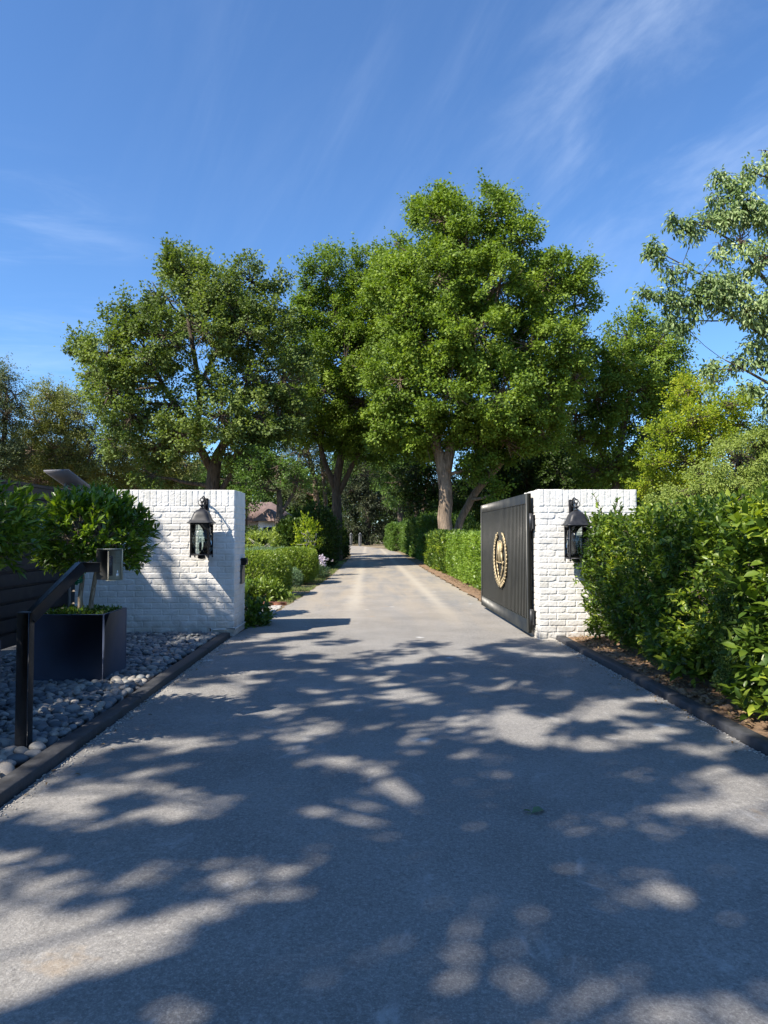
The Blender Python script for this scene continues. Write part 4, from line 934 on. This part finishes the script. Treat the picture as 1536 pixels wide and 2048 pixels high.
def grass():
    rng = np.random.default_rng(9); n = 26000; y = 13.6 + 24 * rng.random(n) ** 1.4; le = np.interp(y, [p[1] for p in LE], [p[0] for p in LE]); x = le - .03 - 1.9 * rng.random(n) ** 1.1
    k = vnoise(np.stack([x, y, y * 0], 1), 1.1, 4) > -.25; x = x[k]; y = y[k]; n = len(x)
    P = np.stack([x, y, np.full(n, -.01)], 1); A = nrm(rng.normal(size=(n, 3)) * [.5, .5, .1] + [0, 0, 1]); mb = MB()
    leaf_mesh(mb, P, A, rdir(n, rng), .04 + .05 * rng.random(n), .010, .1, 'small'); tag(mb.build('grass', M['grass']), 'short patchy grass on the left verge of the drive', 'grass', None, 'stuff')
    n = 1500; x = 2.5 + .5 * rng.random(n); y = 12.8 + 10 * rng.random(n); P = np.stack([x - .2 * rng.random(n), y, np.full(n, .04)], 1); mb = MB(); leaf_mesh(mb, P, rdir(n, rng) * [1, 1, .15], rdir(n, rng) * .3 + [0, 0, 1], .05, .02, .2, 'small'); tag(mb.build('leaf_litter', M['soil_hedge']), 'dry leaf litter on the brown verge below the sunlit hedge', 'leaf litter', None, 'stuff')
grass()
# litter at the edges
mb = MB(); rl = np.random.default_rng(72); leaf_mesh(mb, LITTER, rdir(len(LITTER), rl) * [1, 1, .1], rdir(len(LITTER), rl) * .25 + [0, 0, 1], .022 + .02 * rl.random(len(LITTER)), .013, .3)
P_ = np.stack([2.5 + .28 * rl.random(260), 3 + 5.8 * rl.random(260), .06 + .01 * rl.random(260)], 1); leaf_mesh(mb, P_, rdir(260, rl) * [1, 1, .15], rdir(260, rl) * .3 + [0, 0, 1], .05, .022, .3)
tag(mb.build('leaf_litter', M['dry_leaf']), 'small dry brown leaves scattered along the edging boards and the soil strip', 'leaf litter', None, 'stuff')
# leaves lying on the asphalt
def fallen(px, py, ln, wd, ang, m, label):
    D = 1.3 * F / (py - 1072); p = at(px, py, D); mb = MB()
    a = np.array([[math.cos(ang), math.sin(ang), .10]]); leaf_mesh(mb, np.array([[0, 0, 0]]), a, np.array([[.3, -.2, 1.0]]), ln, wd, .35); leaf_mesh(mb, np.array([[.0, .004, .004]]), -a * .3 + [[.1, .3, .05]], np.array([[.1, .3, 1.0]]), ln * .5, wd * .6, .3)
    mb.tube([(0, 0, 0), (-ln * .3 * math.cos(ang), -ln * .3 * math.sin(ang), .004)], .0015, 4)
    return tag(mb.build('fallen_leaf', m, None, False, None), label, 'leaf'), p
for a_ in ((1063, 1630, .085, .038, .55, M['leaf_blue'], 'curled grey green leaf lying alone on the dark asphalt right of centre'),
           (1068, 1612, .0, .0, 0, None, '')):
    if a_[5] is None: continue
    o, p = fallen(*a_); o.location = (p.x, p.y, .020)

# ------------------------------------------------------------------ house and stone posts far behind
def house():
    g = empty('house', (-9.3, 60, 0), 'low white house with a brown hipped roof behind the garden trees', 'house')
    mb = MB(); mb.box((-16, 60, 0), (-6.6, 66, 2.55)); mb.box((-8.8, 57.5, 0), (-7.1, 60.2, 2.6)); mb.build('wall', M['house_wall'], g)
    rf = MB(); rf.add([(-17, 59.2, 2.5), (-5.9, 59.2, 2.5), (-5.9, 66.8, 2.5), (-17, 66.8, 2.5), (-14, 63, 4.3), (-8.5, 63, 4.3)], [np.array([(0, 1, 5, 4), (2, 3, 4, 5)]), np.array([(1, 2, 5), (3, 0, 4)]), np.array([(3, 2, 1, 0)])])
    rf.add([(-9.3, 57.0, 2.5), (-6.6, 57.0, 2.5), (-7.95, 57.0, 3.5), (-9.3, 62, 2.5), (-6.6, 62, 2.5), (-7.95, 62, 3.5)], [np.array([(0, 2, 5, 3), (1, 4, 5, 2)]), np.array([(0, 1, 2)])]); rf.build('roof', M['roof'], g)
    w = MB(); w.box((-12.5, 59.93, 1.0), (-11.0, 59.99, 2.1)); w.box((-8.4, 57.43, 1.0), (-7.5, 57.49, 2.0)); w.build('window', M['glass_dark'], g)
house()
for px, D, h, lab in ((702, 97, 1.45, 'left one of two pale stone posts at the far bend of the drive'), (720, 92, 1.45, 'right one of two pale stone posts at the far bend of the drive')):
    p = at(px, 1090, D); g = empty('stone_post', (p.x, D, 0), lab, 'post', 'stone posts at the bend'); mb = MB(); mb.box((p.x - .17, D - .17, 0), (p.x + .17, D + .17, h), .02); mb.build('shaft', M['stone'], g)
    mb = MB(); mb.box((p.x - .23, D - .23, h + .001), (p.x + .23, D + .23, h + .10), .02); mb.lathe((p.x, D, h + .10), [(.14, 0), (.12, .08), (.03, .2)], 12); mb.build('cap', M['stone'], g)

# ------------------------------------------------------------------ trees
def tree(label, D, trunks, lobes, m, bk, seed, leaf=(.125, .095), dens=1.0, puff=.42, per=46, dz=.5, droop=0., group=None, name='tree', cat='tree', cat_shoots=.25, bare=0., kind='small', back=True, radial=.55, flat=1.0, gap=-.30):
    """trunks: polylines of (px, py, radius m) at distance D (+ optional depth shift);  lobes: (px, py, r px[, depth shift])"""
    rng = np.random.default_rng(seed); rg = random.Random(seed)
    b0 = at(trunks[0][0][0], trunks[0][0][1], D); g = empty(name, (b0.x, D, 0), label, cat, group)
    wood = MB(); nodes = []
    for tr in trunks:
        P = [np.array(at(q[0], q[1], D + (q[3] if len(q) > 3 else 0))) for q in tr]; rr = [q[2] for q in tr]
        if tr is trunks[0] or tr[0][1] > 1060: P[0][2] = min(P[0][2], -.05)
        # smooth and roughen
        t = np.arange(len(P)); tt = np.linspace(0, len(P) - 1, len(P) * 4); PP = np.stack([np.interp(tt, t, [p_[k] for p_ in P]) for k in range(3)], 1); RR = np.interp(tt, t, rr)
        for _ in range(2): PP[1:-1] = (PP[:-2] + 2 * PP[1:-1] + PP[2:]) / 4
        PP[1:-1] += rng.normal(size=PP[1:-1].shape) * RR[1:-1, None] * .05
        if tr[0][1] > 1060: RR[0] *= 1.25; RR[1] *= 1.06
        wood.tube(PP, RR, 12); nodes += [(p_, r_) for p_, r_ in zip(PP[2:], RR[2:])]
    NP = np.array([n_[0] for n_ in nodes]); NR = np.array([n_[1] for n_ in nodes])
    cx = np.mean([l[0] for l in lobes]); cy = np.mean([l[1] for l in lobes]); RX = max(abs(l[0] - cx) + l[2] for l in lobes)
    cents = []; rads = []
    for l in lobes:
        rho = min(1, math.hypot(l[0] - cx, l[1] - cy) / RX); dep = RX * D / F * dz * math.sqrt(max(0, 1 - rho ** 2))
        if len(l) > 3: offs = [l[3]]
        else: offs = [-dep * rg.uniform(.5, 1)] + ([dep * rg.uniform(.3, 1)] if back and l[2] > 45 else [])
        for o in offs: cents.append(np.array(at(l[0], l[1], D + o))); rads.append(l[2] * D / F)
    T = []; Dd = []; Cz = []
    for c, r in zip(cents, rads):
        # limb from the trunk
        dist = np.linalg.norm(NP - c, axis=1) + np.where(NP[:, 2] > c[2], 3.0, 0); k = int(np.argmin(dist)); s = NP[k]; r0 = min(NR[k] * .55, .11)
        mid = (s + c) / 2 + np.array([0, 0, -.10 * np.linalg.norm(c - s)]) + rng.normal(size=3) * .12 * r; q1 = s * .7 + mid * .3
        tt = np.linspace(0, 1, 9)[:, None]; PP = (1 - tt) ** 2 * s + 2 * tt * (1 - tt) * mid + tt ** 2 * c; PP[1:-1] += rng.normal(size=(7, 3)) * .03 * r; wt = min(.03, r * .05); wood.tube(PP, np.linspace(min(r0, .11 if r > .4 else .02 + r * .05), wt, 9), 7, False)
        n = max(5, int(dens * 30 * (r / .9) ** 2 * (.42 / puff) ** 2 * 1.0)); d = rdir(n, rng); rad = radial + (1 - radial) * rng.random(n) ** .6
        tips = c + d * r * (rad * (1 + .18 * vnoise(d, 2.0, seed)))[:, None] * np.array([1, 1, flat]); dd = nrm(d + np.array([0, 0, .45 - droop * 1.4]) + rdir(n, rng) * .35)
        T.append(tips); Dd.append(dd)
        for q in range(min(n, 26)):
            m2 = (c + tips[q]) / 2 + np.array([0, 0, -.08 * r]) + rng.normal(size=3) * .05; wood.tube([c * .97 + s * .03, m2, tips[q]], [wt * .9, wt * .6, wt * .22], 5, False)
    T = np.concatenate(T); Dd = np.concatenate(Dd); sc_ = .42 / puff; keep = .65 * vnoise(T, .75 * sc_, seed + 50) + .5 * vnoise(T, 1.9 * sc_, seed + 51) > gap; T = T[keep]; Dd = Dd[keep]; n = len(T)
    # leaves of every puff: a spray elongated along its shoot, some with a long leading shoot
    per = int(per * 1.9); N_ = n * per; C = np.repeat(T, per, 0); A = np.repeat(Dd, per, 0); sz = np.repeat(puff * rng.uniform(.6, 1.3, n), per)[:, None]
    along = np.clip(rng.normal(size=(N_, 1)) * .40, -.8, .8); lead = np.repeat(rng.random(n) < cat_shoots, per)[:, None] * (rng.random((N_, 1)) < .35); along = along + lead * rng.random((N_, 1)) * 1.3
    spread = rdir(N_, rng) * rng.random((N_, 1)) ** .5 * .75 * np.where(lead, .35, 1.0); spread[:, 2] *= .7
    P = C + A * sz * along + spread * sz + np.array([0, 0, -droop]) * sz * rng.random((N_, 1))
    ax = nrm(A * .5 + nrm(spread) * .8 + rdir(N_, rng) * .7 + np.array([0, 0, -.2 - droop])); nn = nrm(rdir(N_, rng) * .75 + np.array([-.4, -.4, .8])); s = rng.uniform(.6, 1.25, N_)
    lf = MB(); leaf_mesh(lf, P, ax, nn, leaf[0] * s, leaf[1] * s, .3, kind)
    wood.build('trunk', bk, g, True); lf.build('crown', m, g)
    print('LEAVES', label[:40], N_, flush=True)
    return g
# the big oak on the right of the drive
tree('tallest oak with a thick pale trunk right of the drive behind the sunlit hedge', 30,
     [[(891, 1092, .32), (891, 1040, .30), (891, 980, .285), (888, 935, .30), (874, 900, .20), (862, 850, .17), (840, 780, .12)],
      [(890, 945, .27), (905, 880, .20), (925, 800, .17), (930, 690, .15), (938, 600, .10), (960, 500, .07)],
      [(905, 1095, .19, 1.5), (915, 1050, .17, 1.5), (950, 985, .16, 1.2), (1000, 925, .18, 1), (1060, 860, .16, .8), (1120, 815, .10, .5), (1160, 740, .07, .5)],
      [(925, 800, .12), (980, 730, .11), (1050, 660, .09), (1110, 600, .06)]],
     [(885, 440, 58), (850, 420, 28), (985, 430, 45), (1010, 400, 22), (1045, 480, 42), (930, 500, 75), (870, 560, 80), (1000, 570, 85), (1085, 560, 58), (1140, 550, 40), (1150, 610, 42), (1130, 690, 60), (1060, 690, 75), (950, 660, 80), (860, 680, 85), (800, 760, 70), (900, 780, 80), (1000, 790, 80), (1090, 790, 62), (1150, 760, 45), (960, 880, 55), (1010, 880, 55), (850, 870, 60), (780, 850, 55), (1080, 860, 45), (815, 620, 65), (990, 985, 24), (940, 940, 30), (985, 385, 13), (900, 398, 13), (832, 412, 11), (1180, 538, 13), (1050, 440, 14), (1100, 505, 18), (1185, 600, 14), (790, 490, 16), (1160, 660, 30), (780, 560, 50)],
     M['leaf_oak'], M['bark'], 301, dens=1.05, puff=.46, per=58)
tree('oak with a broad flat topped crown standing between the two large oaks', 37,
     [[(672, 1098, .30), (674, 1020, .26), (672, 960, .22), (690, 880, .18), (710, 790, .12), (700, 690, .08)], [(672, 980, .17), (640, 900, .12), (640, 800, .09)], [(676, 990, .15), (720, 900, .12), (770, 800, .1), (790, 680, .07)]],
     [(650, 545, 44), (615, 590, 32), (700, 550, 45), (745, 535, 45), (790, 515, 42), (655, 505, 12), (730, 500, 12), (800, 475, 14), (612, 560, 16), (800, 590, 60), (735, 620, 65), (660, 640, 62), (620, 680, 38), (690, 720, 70), (770, 710, 70), (720, 800, 62), (650, 780, 50), (690, 870, 50), (760, 880, 50), (640, 870, 40), (605, 640, 34), (610, 720, 40), (600, 790, 44), (600, 860, 44), (800, 660, 60), (770, 600, 50), (590, 640, 26), (820, 540, 44), (575, 700, 30)],
     M['leaf_oak'], M['bark_dark'], 302, gap=-.45, dens=1.05, puff=.5, per=52)
tree('broad oak with a forked trunk above the left brick wall', 30,
     [[(424, 1100, .34), (424, 990, .30), (428, 930, .27), (445, 890, .18), (480, 830, .13), (500, 740, .09)], [(426, 945, .20), (398, 890, .17), (372, 840, .14), (330, 780, .10), (290, 700, .07)], [(395, 885, .13), (400, 780, .12), (385, 690, .10), (370, 600, .07)], [(440, 985, .12), (470, 935, .10), (500, 890, .07)], [(400, 770, .10), (440, 690, .09), (470, 610, .06)]],
     [(370, 545, 48), (400, 580, 52), (330, 590, 40), (505, 560, 44), (455, 600, 48), (545, 610, 34), (280, 635, 42), (330, 670, 62), (410, 660, 58), (490, 660, 62), (560, 680, 42), (230, 660, 36), (210, 710, 52), (170, 700, 30), (280, 740, 60), (340, 810, 44), (420, 760, 40), (500, 750, 58), (570, 760, 46), (220, 780, 50), (260, 830, 48), (440, 830, 58), (520, 830, 60), (360, 870, 48), (560, 840, 46), (470, 900, 42), (310, 890, 44), (530, 900, 40), (555, 560, 24), (190, 740, 34), (150, 700, 16), (600, 720, 30), (350, 530, 28), (310, 600, 36), (240, 610, 24), (590, 820, 40), (300, 950, 36), (230, 880, 36)],
     M['leaf_oak_left'], M['bark_dark'], 303, dens=.85, puff=.44, per=50)
tree('dark fine leaved tree with thin leaning trunks left of the drive', 42,
     [[(640, 1100, .22), (637, 1030, .18), (628, 950, .15), (600, 850, .10), (590, 760, .07)], [(655, 1098, .16, 3), (652, 1000, .13, 3), (640, 900, .09, 3)]],
     [(590, 760, 50), (575, 830, 60), (620, 760, 45), (600, 900, 55), (630, 840, 50), (650, 950, 40), (560, 950, 45), (600, 980, 36), (590, 700, 36)],
     M['leaf_grey'], M['bark'], 304, leaf=(.12, .05), dens=1.0, puff=.5, per=46)
tree('light green tree with a pale trunk behind the garden shrubs', 28,
     [[(552, 1110, .17), (555, 1070, .15), (560, 1020, .13), (558, 980, .09)], [(560, 1030, .08), (585, 990, .06), (600, 950, .04)]],
     [(525, 975, 38), (560, 930, 40), (590, 960, 34), (505, 930, 34)],
     M['leaf_mid'], M['bark_dark'], 305, leaf=(.10, .06), dens=.9, puff=.36, per=44)
# right of the oak
tree('dense green tree right of the tallest oak above the right brick wall', 33,
     [[(1228, 1098, .25), (1228, 1000, .2), (1240, 900, .15), (1260, 780, .1)], [(1230, 960, .13), (1190, 880, .1), (1180, 800, .07)], [(1235, 940, .13), (1300, 850, .1), (1310, 720, .06)]],
     [(1285, 640, 26), (1255, 670, 38), (1310, 690, 46), (1345, 720, 36), (1230, 730, 50), (1190, 790, 52), (1270, 780, 66), (1340, 790, 50), (1210, 860, 55), (1290, 870, 60), (1160, 880, 45), (1240, 930, 46), (1190, 940, 40), (1150, 830, 40)],
     M['leaf_oak'], M['bark_dark'], 306, dens=1.0, puff=.48, per=50)
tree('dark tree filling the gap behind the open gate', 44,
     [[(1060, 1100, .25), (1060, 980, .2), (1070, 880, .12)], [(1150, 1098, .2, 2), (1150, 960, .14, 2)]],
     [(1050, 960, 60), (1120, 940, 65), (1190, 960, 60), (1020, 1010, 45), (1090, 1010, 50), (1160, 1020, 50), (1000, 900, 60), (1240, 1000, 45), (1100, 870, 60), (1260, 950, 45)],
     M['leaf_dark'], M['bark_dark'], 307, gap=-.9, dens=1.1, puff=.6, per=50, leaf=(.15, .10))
tree('yellow green leafy tree rising behind the right hedge', 20,
     [[(1390, 1110, .14), (1390, 1000, .11), (1400, 880, .07), (1400, 790, .04)], [(1392, 990, .07), (1330, 920, .05)], [(1395, 960, .07), (1450, 860, .04)]],
     [(1375, 780, 34), (1420, 760, 36), (1350, 800, 24), (1390, 840, 48), (1340, 865, 40), (1450, 810, 44), (1430, 880, 48), (1320, 925, 42), (1380, 920, 46), (1290, 965, 32), (1480, 850, 36), (1350, 975, 44), (1500, 800, 26)],
     M['leaf_yellow'], M['bark_dark'], 308, leaf=(.075, .045), dens=1.0, puff=.30, per=52, droop=-.1, flat=.75)
tree('pale lime weeping shrub above the right hedge', 13,
     [[(1470, 1150, .08), (1470, 1050, .06), (1470, 960, .04)], [(1440, 1150, .05), (1420, 1020, .03)]],
     [(1480, 915, 48), (1525, 900, 48), (1430, 950, 44), (1380, 985, 40), (1340, 1010, 30), (1470, 985, 56), (1530, 980, 50), (1410, 1020, 40), (1300, 1010, 18), (1540, 860, 26)],
     M['leaf_lime'], M['bark_dark'], 309, leaf=(.048, .022), dens=1.15, puff=.21, per=75, droop=.35, dz=.3)
tree('tall airy tree with drooping pale leaves reaching in from the right edge of the photo', 12.5,
     [[(1640, 1160, .13), (1640, 1000, .12), (1625, 800, .10), (1600, 620, .08), (1570, 460, .06), (1550, 330, .03)],
      [(1625, 760, .05), (1560, 690, .04), (1480, 640, .03), (1400, 600, .02), (1340, 600, .012)], [(1600, 640, .045), (1530, 560, .035), (1465, 480, .02), (1400, 448, .012), (1345, 438, .006)], [(1590, 540, .04), (1530, 460, .03), (1470, 390, .015)], [(1630, 830, .045), (1560, 780, .03), (1490, 740, .02), (1450, 720, .01)], [(1570, 690, .03), (1540, 730, .02), (1500, 740, .012)], [(1600, 660, .02), (1480, 590, .016), (1300, 495, .008)]],
     [(1530, 300, 18), (1545, 340, 28), (1500, 340, 16), (1470, 370, 22), (1440, 350, 10), (1430, 400, 16), (1500, 410, 34), (1540, 430, 40), (1450, 430, 26), (1410, 445, 18), (1480, 480, 34), (1530, 520, 44), (1440, 500, 22), (1390, 460, 14), (1375, 445, 10), (1350, 440, 9), (1480, 560, 26), (1440, 560, 20), (1300, 500, 12), (1320, 515, 12), (1345, 530, 15), (1375, 545, 18), (1405, 560, 20), (1290, 585, 11), (1315, 590, 15), (1345, 595, 20), (1380, 600, 24), (1415, 595, 24), (1340, 630, 15), (1370, 650, 10), (1450, 600, 24), (1490, 620, 24), (1530, 600, 40), (1540, 660, 26), (1510, 690, 20), (1480, 720, 15), (1530, 730, 24), (1460, 740, 12), (1500, 775, 18), (1540, 790, 20), (1420, 735, 12)],
     M['leaf_pale'], M['bark_dark'], 310, leaf=(.085, .036), dens=1.3, puff=.19, per=26, droop=.6, dz=.25, cat_shoots=.4, kind='big', back=False, radial=.3)
# left background
tree('olive green tree at the left behind the black fence', 42,
     [[(150, 1100, .25), (150, 960, .2), (130, 860, .15), (110, 790, .08)], [(150, 940, .14), (190, 860, .09)]],
     [(100, 790, 36), (120, 820, 46), (70, 840, 42), (160, 830, 40), (60, 900, 50), (120, 900, 56), (180, 900, 50), (150, 960, 50), (70, 960, 50), (30, 950, 40), (200, 820, 26)],
     M['leaf_olive'], M['bark'], 311, leaf=(.13, .06), dens=1.0, puff=.5, per=48)
tree('grey green tree at the far left edge of the photo', 38,
     [[(-10, 1100, .22), (0, 960, .18), (10, 860, .12), (15, 790, .06)]],
     [(8, 745, 22), (0, 770, 34), (30, 790, 24), (10, 830, 40), (-30, 800, 50), (-20, 890, 60), (10, 930, 50), (45, 810, 18)],
     M['leaf_grey'], M['bark_dark'], 312, leaf=(.12, .055), dens=1.0, puff=.45, per=44)
tree('olive tree low behind the left brick wall', 46,
     [[(300, 1100, .22), (300, 980, .18), (290, 900, .1)], [(300, 960, .12), (340, 910, .08)]],
     [(250, 900, 46), (220, 950, 44), (300, 930, 52), (350, 960, 44), (270, 980, 40), (390, 985, 24), (330, 890, 40), (360, 920, 40)],
     M['leaf_olive'], M['bark'], 313, gap=-.9, leaf=(.13, .06), dens=1.0, puff=.5, per=46)
tree('light green tree showing under the crown of the broad oak', 58,
     [[(490, 1100, .2), (492, 1000, .15), (495, 950, .08)]], [(490, 960, 34), (470, 930, 30), (500, 990, 30), (530, 960, 36), (400, 950, 26), (450, 990, 26), (370, 975, 22)],
     M['leaf_mid'], M['bark_dark'], 314, leaf=(.18, .10), dens=.9, puff=.6, per=40)
# beyond the bend
CON = [(700, 1060, 40), (750, 1060, 36), (725, 1010, 40), (760, 1000, 36), (700, 980, 36), (740, 940, 36), (725, 890, 30), (770, 940, 28), (690, 930, 28), (720, 850, 22), (780, 1050, 24), (800, 1010, 30)]
tree('dark spreading conifer closing the view at the bend of the drive', 101, [[(735, 1098, .4), (735, 980, .3), (728, 860, .15)]], CON, M['needle'], M['bark_dark'], 315, gap=-.9, leaf=(.34, .14), dens=.62, puff=1.0, per=60, droop=.25, flat=.7, dz=.3)
tree('grey green tree arching over the far end of the drive', 72, [[(800, 1098, .3), (800, 1000, .22), (790, 900, .15)]],
     [(790, 930, 44), (760, 900, 40), (820, 970, 40), (780, 980, 34), (830, 920, 44), (700, 880, 40), (690, 830, 40), (740, 840, 44), (850, 1000, 30), (670, 940, 36)],
     M['leaf_mid'], M['bark_dark'], 316, gap=-.9, leaf=(.22, .13), dens=.8, puff=.8, per=46)
tree('slender tree with twin brown trunks between the far hedge and the tallest oak', 44, [[(835, 1098, .17), (834, 1030, .15), (830, 960, .12), (840, 880, .08)], [(846, 1098, .13, 1), (845, 1020, .11, 1), (860, 940, .08, 1)]],
     [(830, 940, 40), (860, 900, 44), (870, 960, 34), (820, 1000, 26), (800, 960, 34), (850, 1010, 22), (905, 985, 34), (940, 1010, 36), (960, 960, 36)],
     M['leaf_dark'], M['bark'], 317, gap=-.9, leaf=(.15, .09), dens=.9, puff=.55, per=44)
# wood closing the horizon, one mass nobody can count
def wood_mass():
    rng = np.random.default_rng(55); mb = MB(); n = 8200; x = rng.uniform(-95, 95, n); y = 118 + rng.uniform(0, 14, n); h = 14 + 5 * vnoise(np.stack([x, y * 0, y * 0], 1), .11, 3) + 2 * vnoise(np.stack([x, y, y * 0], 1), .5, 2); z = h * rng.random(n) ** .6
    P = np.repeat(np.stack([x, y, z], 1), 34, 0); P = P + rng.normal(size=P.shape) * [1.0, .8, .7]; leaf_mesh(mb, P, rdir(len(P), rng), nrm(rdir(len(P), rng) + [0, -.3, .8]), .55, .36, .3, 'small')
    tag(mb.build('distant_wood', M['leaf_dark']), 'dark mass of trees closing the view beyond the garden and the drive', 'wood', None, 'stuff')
wood_mass()
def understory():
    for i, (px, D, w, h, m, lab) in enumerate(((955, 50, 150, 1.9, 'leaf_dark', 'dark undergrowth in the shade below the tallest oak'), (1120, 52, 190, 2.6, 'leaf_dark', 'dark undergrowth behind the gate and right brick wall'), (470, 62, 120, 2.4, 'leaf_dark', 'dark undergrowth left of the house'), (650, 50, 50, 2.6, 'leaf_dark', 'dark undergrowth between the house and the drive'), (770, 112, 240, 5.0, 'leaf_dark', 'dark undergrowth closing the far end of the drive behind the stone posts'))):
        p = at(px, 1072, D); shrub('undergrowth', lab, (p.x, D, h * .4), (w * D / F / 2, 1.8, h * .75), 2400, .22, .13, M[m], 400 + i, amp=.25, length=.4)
understory()
# ------------------------------------------------------------------ trees that stand behind the photographer and shade the drive
def shade_tree(label, base, c, r, n, seed, per=80, puff=.225, leaf=(.12, .085)):
    rng = np.random.default_rng(seed); g = empty('tree', (base[0], base[1], 0), label, 'tree', 'trees behind the viewpoint')
    wood = MB(); c = np.array(c, float); fork = np.array([base[0], base[1], c[2] * .55]); wood.tube([(base[0], base[1], -.1), (base[0] + .1, base[1], c[2] * .3), fork], [.34, .26, .2], 12)
    wood.tube([fork, (fork + c) / 2 + [0, 0, .8], c], [.16, .11, .06], 8)
    d = rdir(n, rng); rad = (.15 + .85 * rng.random(n)) ** .6; T = c + d * np.array(r) * (rad * (1 + .2 * vnoise(d, 2, seed)))[:, None]
    keep = .7 * vnoise(T, .55, seed + 3) + .6 * vnoise(T, 1.3, seed + 4) > -.30; T = T[keep]; d = d[keep]; n = len(T)
    N_ = n * per; sz = np.repeat(puff * rng.uniform(.45, 1.35, n), per)[:, None]; P = np.repeat(T, per, 0) + rdir(N_, rng) * rng.random((N_, 1)) ** .45 * sz * np.array([1, 1, .7])
    lf = MB(); leaf_mesh(lf, P, rdir(N_, rng), nrm(rdir(N_, rng) * .8 + np.array([-.3, -.2, .9])), leaf[0] * rng.uniform(.7, 1.3, N_), leaf[1], .3, 'small')
    for q in range(0, n, 2):
        s = c + (T[q] - c) * .15 * rng.random(); mid = (s + T[q]) / 2 + rng.normal(size=3) * .25; wood.tube([s, mid, T[q]], [.03, .018, .008], 5, False)
    wood.build('trunk', M['bark'], g, True); lf.build('crown', M['leaf_oak'], g)
SHADE = [('spreading oak behind the viewpoint whose limbs reach over the drive', (-11, -5), (-5.4, -1.4, 7.6), (3.7, 3.0, 1.2), 262, 501),
         ('spreading oak left of the viewpoint that shades the pebble bed', (-13, 2), (-8.4, 3.2, 7.6), (2.6, 2.3, 1.2), 215, 502),
         ('spreading oak directly behind the viewpoint', (-8, -9), (-2.4, -4.0, 7.6), (3.3, 2.7, 1.2), 205, 503),
         ('slim oak beside the viewpoint beyond the left edge of the photo', (-12, -1), (-4.2, 2.5, 7.4), (2.7, 2.4, 1.1), 172, 504)]
for s in SHADE: shade_tree(*s)
